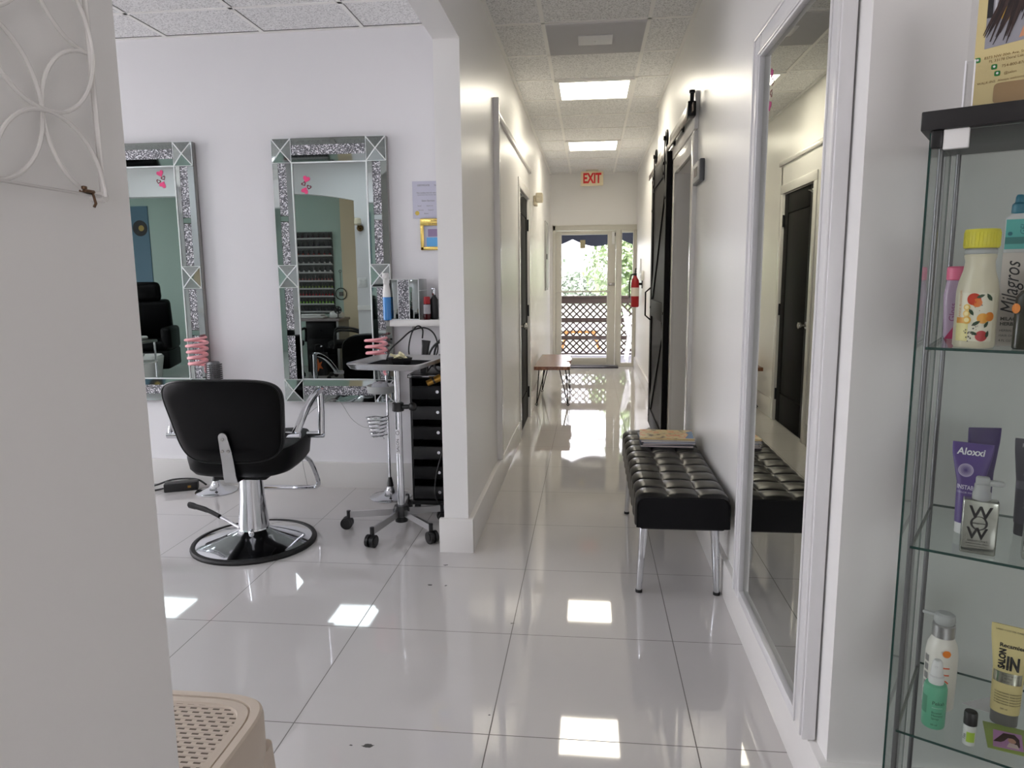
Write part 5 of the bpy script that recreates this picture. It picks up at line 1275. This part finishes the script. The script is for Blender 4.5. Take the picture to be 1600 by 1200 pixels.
e = thing('nail_lamp', 'white domed nail lamp on the black nail desk beside the towel', 'lamp', (-3.62, -1.40, .7755))
MB().loft([sup(.10, .09, 28, 3, z=0), sup(.105, .095, 28, 3, z=.03), sup(.09, .08, 28, 3, z=.075), sup(.05, .045, 28, 3, z=.092)]).build('shell', 'white_plastic', e)
e = thing('desk_fan', 'small black clip fan standing at the end of the nail desk', 'fan', (-3.53, -1.20, .7755))
MB().lathe([(.035, 0), (.035, .008), (.008, .014), (.007, .07)], 20).build('stand', 'black_plastic', e)
b = MB(); b.X = Matrix.Translation((0, 0, .115)) @ Matrix.Rotation(PI/2, 4, 'X')
b.tube([(.05*math.cos(a*PI/12), .05*math.sin(a*PI/12), 0) for a in range(24)], .006, 8, True)
for a in range(5): b.bar((0, 0, 0), (.046*math.cos(a*1.257), .046*math.sin(a*1.257), 0), .03, .004, up=(0, 0, 1))
b.ball((0, 0, 0), .014).build('head', 'black_plastic', e)
pc = [((150, 30, 46), 'red'), ((206, 196, 190), 'white'), ((60, 56, 70), 'black'), ((120, 60, 110), 'purple'), ((190, 120, 120), 'pink'), ((80, 96, 60), 'green')]
for i, (rgb, nm) in enumerate(pc):
    p = polish(rgb, 'desk_'+nm, 0); p.location = (-4.40+.062*i, -1.22-.03*(i % 2), .7755); tag(p, '%s nail polish bottle standing on the nail desk' % nm, 'nail polish', 'polish bottles on the nail desk')
e = thing('ring_ornament', 'thin black ring ornament hanging by a wire on the mint wall', 'wall ornament', (-3.73, -1.925, 1.10))
MB().tube([(.085*math.cos(a*PI/18), 0, .085*math.sin(a*PI/18)) for a in range(36)], .006, 8, True).build('ring', 'steel_black', e)
MB().cyl((0, 0, .085), (0, 0, .32), .003, n=8).tube([(.018*math.cos(a*PI/8), 0, .338+.018*math.sin(a*PI/8)) for a in range(16)], .003, 6, True).build('hanger', 'steel_black', e)
MB().box((-.03, -.004, -.03), (.03, .004, .03)).build('plaque', 'inkgrey', e)

def client_chair(name, loc, rz, label, cat='chair', group=None):
    e = thing(name, label, cat, loc, rz, group)
    MB().loft([sup(.24, .23, 36, 4, z=.43), sup(.25, .24, 36, 4, z=.45), sup(.25, .24, 36, 4, z=.49), sup(.22, .21, 36, 4, z=.51)]).build('seat', 'leather', e)
    L = []
    for off, ins in ((-.03, .02), (-.02, 0), (.02, 0), (.035, .02)):
        L.append([Vector((v.x*(.235-ins), -.23+off-.10*((v.y*(.23-ins)+.23)/.46)+.05*v.x**2, .74+v.y*(.23-ins))) for v in sup(1, 1, 44, 4)])
    MB().loft(L).build('backrest', 'leather', e)
    for s in (-1, 1):
        MB().tube(spline([(s*.24, -.2, .62), (s*.27, -.05, .66), (s*.27, .13, .65), (s*.26, .15, .48)], 5), .016, 8).build('armrest', 'black_plastic', e)
    MB().cyl((0, 0, .10), (0, 0, .43), .03, .025).build('column', 'steel_black', e)
    for k in range(5):
        a = 2*PI*k/5; l_ = MB().bar((0, 0, .10), (.26*math.cos(a), .26*math.sin(a), .065), .04, .03).build('leg', 'black_plastic', e)
        MB().cyl((.26*math.cos(a)-.015, .26*math.sin(a), .028), (.26*math.cos(a)+.015, .26*math.sin(a), .028), .028).build('caster', 'rubber', l_)
    return e
c1 = client_chair('client_chair', (-3.22, -.62, 0), math.radians(70), 'black client chair with its back to the arch, seen in the salon mirror', group='chairs of the nail desk')
dup(c1, (-4.10, -.62, 0), math.radians(175), 'black technician chair pushed up to the nail desk, seen in the salon mirror', 'chairs of the nail desk')
e = thing('tote_bag', 'black tote bag with an orange leaf print below the nail desk', 'bag', (-3.72, -.92, 0))
MB().loft([sup(.11, .06, 28, 4, z=0), sup(.13, .075, 28, 3.5, z=.06), sup(.125, .06, 28, 3.5, z=.22), sup(.11, .03, 28, 4, z=.32)]).build('body', P('black_canvas', (20, 20, 22), .8), e)
MB().tube(spline([(-.06, 0, .31), (-.05, 0, .42), (.05, 0, .42), (.06, 0, .31)], 6), .006, 8).build('handle', 'black_plastic', e)
MB().prism([(-.07, .10), (-.02, .11), (0, .06), (.02, .11), (.07, .10), (.04, .15), (.06, .20), (.015, .18), (0, .24), (-.02, .18), (-.06, .20), (-.035, .15)], .066, .078, 'xz').build('leaf_print', P('orange_print_leaf', (200, 100, 40), .6), e)
# warm end of the room
e = thing('wall_switch', 'pair of white light switches on the back wall beside the arch', 'light switch', (-2.86, -.28, 1.22))
MB().rbox((-.06, 0, 0), (.06, .006, .12), .002).build('plate', 'white_plastic', e)
for x in (-.028, .028): MB().rbox((x-.014, .005, .03), (x+.014, .012, .09), .002).build('rocker', 'white_plastic', e)
e = thing('wall_sconce', 'small brass bracket lamp high on the back wall beside the arch', 'wall lamp', (-2.86, -.28, 1.90))
MB().cyl((0, 0, .05), (0, .015, .05), .04, n=20).tube([(0, .01, .05), (0, .07, .04), (0, .09, .08)], .008, 8).build('bracket', P('aged_brass', (120, 96, 60), .35, .9), e)
MB().lathe([(.03, .08), (.045, .10), (.04, .16), (.025, .17)], 20, c=(0, .09, 0)).build('shade', 'ivory', e)
struct('trim_6', MB().rbox((-2.93, -.285, .93), (-.75, -.26, .99), .004), 'trim')

# pedicure corner in the other mirror
e = thing('pedicure_chair', 'black padded pedicure chair with a raised back, seen in the half-hidden mirror', 'pedicure chair', (-6.25, -.95, 0), math.radians(-20))
MB().rbox((-.34, -.40, .10), (.34, .35, .36), .03).build('base', 'leather', e)
MB().rbox((-.28, -.30, .36), (.28, .36, .50), .05, 3).build('seat', 'leather', e)
b = MB(); b.X = Matrix.Translation((0, -.28, .45)) @ Matrix.Rotation(-.25, 4, 'X'); b.rbox((-.29, -.10, 0), (.29, .08, .62), .06, 3).rbox((-.19, -.09, .60), (.19, .07, .88), .07, 3).build('backrest', 'leather', e)
for s in (-1, 1): MB().rbox((s*.30-.07, -.30, .36), (s*.30+.07, .34, .68), .05, 3).build('armrest', 'leather', e)
MB().loft([sup(.26, .22, 32, 4, .0, .62, .02), sup(.30, .26, 32, 4, 0, .62, .30), sup(.28, .24, 32, 4, 0, .62, .33), sup(.22, .18, 32, 4, 0, .62, .12)]).build('foot_basin', 'white_plastic', e)
e = thing('pedicure_cart', 'low white cart with a tray in front of the pedicure chair', 'cart', (-5.70, .25, 0))
MB().rbox((-.25, -.18, .56), (.25, .18, .59), .01).build('top', 'brushed', e); MB().rbox((-.24, -.17, .30), (.24, .17, .32), .006).build('shelf', 'white_plastic', e)
for x in (-.22, .22):
    for y in (-.15, .15): MB().cyl((x, y, 0), (x, y, .56), .012, n=10).build('leg', 'chrome', e)
e = thing('foot_bowl', 'white bowl on the lower shelf of the pedicure cart', 'bowl', (-5.70, .25, .3205))
MB().lathe([(.08, 0), (.09, .004), (.15, .09), (.145, .095), (.085, .012), (.001, .010)], 28).build('bowl', 'white_plastic', e)
e = thing('folded_towel', 'white folded towel on top of the pedicure cart', 'towel', (-5.72, .25, .5905))
MB().rbox((-.18, -.13, 0), (.18, .13, .05), .02, 3).build('cloth', bpy.data.materials['white_towelling'], e)
e = thing('wall_poster', 'tall blue poster with a dark gold-ringed disc on the mint wall', 'poster', (-7.05, -1.94, 1.10))
MB().box((-.32, 0, 0), (.32, .012, 1.35)).build('print', P('slate_blue_print', (84, 120, 140), .5), e)
MB().cyl((.18, .012, 1.02), (.18, .0135, 1.02), .12, n=32).build('dark_disc', 'ink', e)
MB().cyl((.20, .0135, 1.02), (.20, .0145, 1.02), .045, n=24).build('gold_disc', P('dull_gold', (170, 146, 70), .5), e)

# ------------------------------------------------------------------ outside the exit door
dk_ = MB()
for i in range(18): dk_.rbox((-3.5, 10.76+.145*i, -.07), (4.5, 10.895+.145*i, -.035), .003, 1)
o = dk_.build('deck_floor', 'deck', kind='structure')
ex = MB().box((-40, 10.75, -.75), (40, 90, -.70)); ex.build('ground', P('pale_asphalt', (150, 158, 146), .9), kind='structure')
MB().box((-40, 27, -.70), (40, 31, -.69)).build('road', P('light_concrete', (214, 216, 220), .9), kind='structure')
e = thing('deck_railing', 'dark brown deck railing with diamond lattice outside the exit door', 'railing', (.3, 12.35, -.035))
for z0, z1, y in ((.90, 1.0, .02), (.575, .655, .02), (.275, .345, .02)):
    MB().rbox((-2.6, -.02, z0), (2.6, .02, z1), .004).build('rail', 'rail', e)
MB().rbox((-2.6, -.07, 1.0), (2.6, .07, 1.03), .004).build('cap_rail', 'rail', e)
for x in (-2.5, -1.25, 1.25, 2.5): MB().rbox((x-.045, -.045, 0), (x+.045, .045, 1.0), .004).build('post', 'rail', e)
for z0, z1 in ((.655, .90), (.345, .575), (.04, .275)):
    lt = MB(); p = .116; h = z1-z0
    k = int(-2.7/p)
    while k*p < 2.7:
        x = k*p
        for sg in (-1, 1):
            y = .0095*sg
            lt.bar((x-sg*h/2, y, z0), (x+sg*h/2, y, z1), .027, .009, up=(0, 1, 0))
        k += 1
    lt.build('lattice_panel', 'rail', e)
MB().rbox((-2.6, -.02, .02), (2.6, .02, .045), .003).build('bottom_rail', 'rail', e)

navy = P('navy_awning_canvas', (20, 28, 44), .8)
e = thing('awning', 'navy canvas awning with a scalloped edge above the deck', 'awning', (.3, 11.7, 2.35))
MB().add([(-2.2, -1.0, .40), (2.2, -1.0, .40), (2.2, .75, -.22), (-2.2, .75, -.22), (-2.2, -1.0, .41), (2.2, -1.0, .41), (2.2, .76, -.21), (-2.2, .76, -.21)], [(0, 3, 2, 1), (4, 5, 6, 7), (0, 1, 5, 4), (2, 3, 7, 6), (1, 2, 6, 5), (0, 4, 7, 3)]).build('canopy', navy, e)
pts = [(-2.2, -.215)]
n = 44
bot = []
for i in range(n*6+1):
    x = -2.2+4.4*i/(n*6); ph = (i/48.0) % 1.0
    bot.append((x, -.40-.12*abs(math.sin(PI*ph))))
poly = [(-2.2, -.205), (2.2, -.205)]+list(reversed(bot))
MB().prism(poly, .75, .756, 'xz').build('valance', navy, e)
for x in (-2.1, 2.1): MB().cyl((x, -1.0, -.30), (x, .74, -.23), .014, n=10).build('arm', 'steel_black', e)

e = thing('porch_lantern', 'black lantern hanging under the awning by the sidelight', 'lantern', (.77, 12.2, 1.78))
MB().box((-.05, -.05, 0), (.05, .05, .012)).box((-.055, -.055, .16), (.055, .055, .175)).cyl((0, 0, .17), (0, 0, .36), .006, n=8).build('cap_and_chain', 'steel_black', e)
for x in (-.046, .046):
    for y in (-.046, .046): MB().box((x-.006, y-.006, .01), (x+.006, y+.006, .165)).build('corner_bar', 'steel_black', e)

e = thing('patio_chair', 'white plastic patio armchair on the deck beside the railing', 'chair', (.86, 11.55, -.035), math.radians(-90))
MB().loft([sup(.25, .23, 32, 4, z=.40), sup(.26, .24, 32, 4, z=.42), sup(.24, .22, 32, 4, z=.435)]).build('seat', 'white_plastic', e)
L = []
for off in (-.012, .012): L.append([Vector((v.x*.25, -.26+off-.12*((v.y+1)/2)+.08*v.x**2, .65+v.y*.23)) for v in sup(1, 1, 40, 4)])
MB().loft(L).build('backrest', 'white_plastic', e)
for s in (-1, 1):
    MB().tube(spline([(s*.25, -.30, .66), (s*.28, -.1, .67), (s*.28, .15, .65), (s*.27, .20, .60)], 5), .022, 8).build('armrest', 'white_plastic', e)
    for y, y2 in ((.20, .24), (-.22, -.28)): MB().tube([(s*.26, y, .62 if y > 0 else .42), (s*.27, y2, 0)], [.022, .018], 8).build('leg', 'white_plastic', e)

e = thing('barricade', 'orange A-frame barricade beyond the deck railing', 'barricade', (-.18, 14.2, -.70))
og = P('orange_plastic', (150, 98, 44), .6)
MB().bar((-.34, 0, .93), (.34, 0, .93), .03, .05).build('board', og, e)
for x in (-.26, .26):
    for sg in (-1, 1): MB().bar((x, 0, .94), (x+.30*(1 if x > 0 else -1), .22*sg, 0), .04, .05).build('leg', og, e)

def tree(label, loc, h, w_, mat, n, name='garden_tree', seed=1):
    rr = random.Random(seed); e = thing(name, label, 'tree', loc, 0, 'trees beyond the deck')
    MB().tube([(0, 0, 0), (.05, .02, h*.3), (-.05, 0, h*.6)], [.16, .12, .05], 10).build('trunk', 'bark', e)
    b = MB(); V = []; F = []
    blobs = [(rr.uniform(-.62, .62)*w_, rr.uniform(-.55, .55)*w_, h*rr.uniform(.18, .85), w_*rr.uniform(.32, .52)) for _ in range(16)]
    for _ in range(n):
        bx, by, bz, br = rr.choice(blobs)
        d = Vector((rr.gauss(0, 1), rr.gauss(0, 1), rr.gauss(0, 1))).normalized()*br*rr.uniform(.55, 1.0)
        c = Vector((bx, by, bz))+d; u = Vector((rr.gauss(0, 1), rr.gauss(0, 1), rr.gauss(0, 1))).normalized(); v = u.orthogonal().normalized(); s = rr.uniform(.05, .12)
        k = len(V); V += [c-u*s, c+v*s*.5, c+u*s, c-v*s*.5]; F.append((k, k+1, k+2, k+3))
    b.add(V, F).build('foliage', mat, e)
tree('bright green bushy tree behind the railing at the sidelight', (2.15, 18.2, -.70), 6.0, 2.4, 'leaf', 12000, seed=4)
tree('second bright green tree further from the deck, behind the bushy one', (4.2, 23.5, -.70), 7.0, 3.0, 'leaf', 6000, seed=5)
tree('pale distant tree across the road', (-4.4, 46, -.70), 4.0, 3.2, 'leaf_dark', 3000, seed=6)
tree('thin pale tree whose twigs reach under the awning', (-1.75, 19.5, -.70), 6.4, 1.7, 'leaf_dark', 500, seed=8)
hd = MB(); V = []; F = []; rr = random.Random(2)
for _ in range(9000):
    c = Vector((rr.uniform(-16, 16), 52+rr.uniform(-.6, .6), -.7+rr.uniform(0, 2.3))); u = Vector((rr.gauss(0, 1), rr.gauss(0, 1), rr.gauss(0, 1))).normalized(); v = u.orthogonal().normalized(); s = rr.uniform(.14, .30)
    k = len(V); V += [c-u*s, c+v*s*.5, c+u*s, c-v*s*.5]; F.append((k, k+1, k+2, k+3))
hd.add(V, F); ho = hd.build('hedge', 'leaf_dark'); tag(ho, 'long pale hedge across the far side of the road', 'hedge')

# ------------------------------------------------------------------ light
w_ = bpy.data.worlds.new('sky'); SC.world = w_; w_.use_nodes = True
nt = w_.node_tree; bg = nt.nodes['Background']
sk = nt.nodes.new('ShaderNodeTexSky'); sk.sky_type = 'HOSEK_WILKIE'; sk.turbidity = 4.0; sk.sun_direction = Vector((-.35, -.55, .75)).normalized(); sk.ground_albedo = .4
mx = nt.nodes.new('ShaderNodeMix'); mx.data_type = 'RGBA'; mx.inputs[0].default_value = .75
nt.links.new(sk.outputs[0], mx.inputs[6]); mx.inputs[7].default_value = (1.0, .95, .98, 1)
nt.links.new(mx.outputs[2], bg.inputs[0]); bg.inputs[1].default_value = WORLD
su = bpy.data.lights.new('sun', 'SUN'); su.energy = SUN; su.angle = .03; su.color = (1, .96, .88)
so = bpy.data.objects.new('sun', su); COL.objects.link(so); so.rotation_euler = Vector((-.35, -.55, .75)).to_track_quat('Z', 'Y').to_euler()

def portal(name, loc, rot, sx, sy):
    """guides the daylight that comes in through a window opening"""
    l = bpy.data.lights.new(name, 'AREA'); l.shape = 'RECTANGLE'; l.size = sx; l.size_y = sy; l.cycles.is_portal = True
    o = bpy.data.objects.new(name, l); COL.objects.link(o); o.location = loc; o.rotation_euler = rot
portal('added_front_window_daylight', ((VX0+VX1)/2, -4.20, (VZ0+VZ1)/2), (PI/2, 0, 0), VX1-VX0, VZ1-VZ0)
portal('added_salon_window_daylight', (-9.0, (WY0+WY1)/2, (WZ0+WZ1)/2), (PI/2, 0, -PI/2), WY1-WY0, WZ1-WZ0)
portal('exit_door_daylight', (.05, EY+.13, 1.02), (PI/2, 0, PI), 1.2, 2.0)

for k, v_ in (('lens_warm', LW), ('lens_cool', LC), ('lens_soft', LN), ('lens_fill', LF)):
    M[k].node_tree.nodes['Principled BSDF'].inputs['Emission Strength'].default_value = v_
SC.view_settings.view_transform = 'Standard'; SC.view_settings.look = 'None'
SC.view_settings.exposure = EXPO; SC.view_settings.gamma = 1.0; SC.view_settings.use_curve_mapping = False
SC.cycles.use_denoising = True
try: SC.cycles.denoiser = 'OPENIMAGEDENOISE'
except Exception: pass
SC.cycles.max_bounces = 14; SC.cycles.diffuse_bounces = 6; SC.cycles.glossy_bounces = 8; SC.cycles.transparent_max_bounces = 24; SC.cycles.transmission_bounces = 8
SC.cycles.sample_clamp_indirect = 8.0; SC.cycles.caustics_reflective = False; SC.cycles.caustics_refractive = False
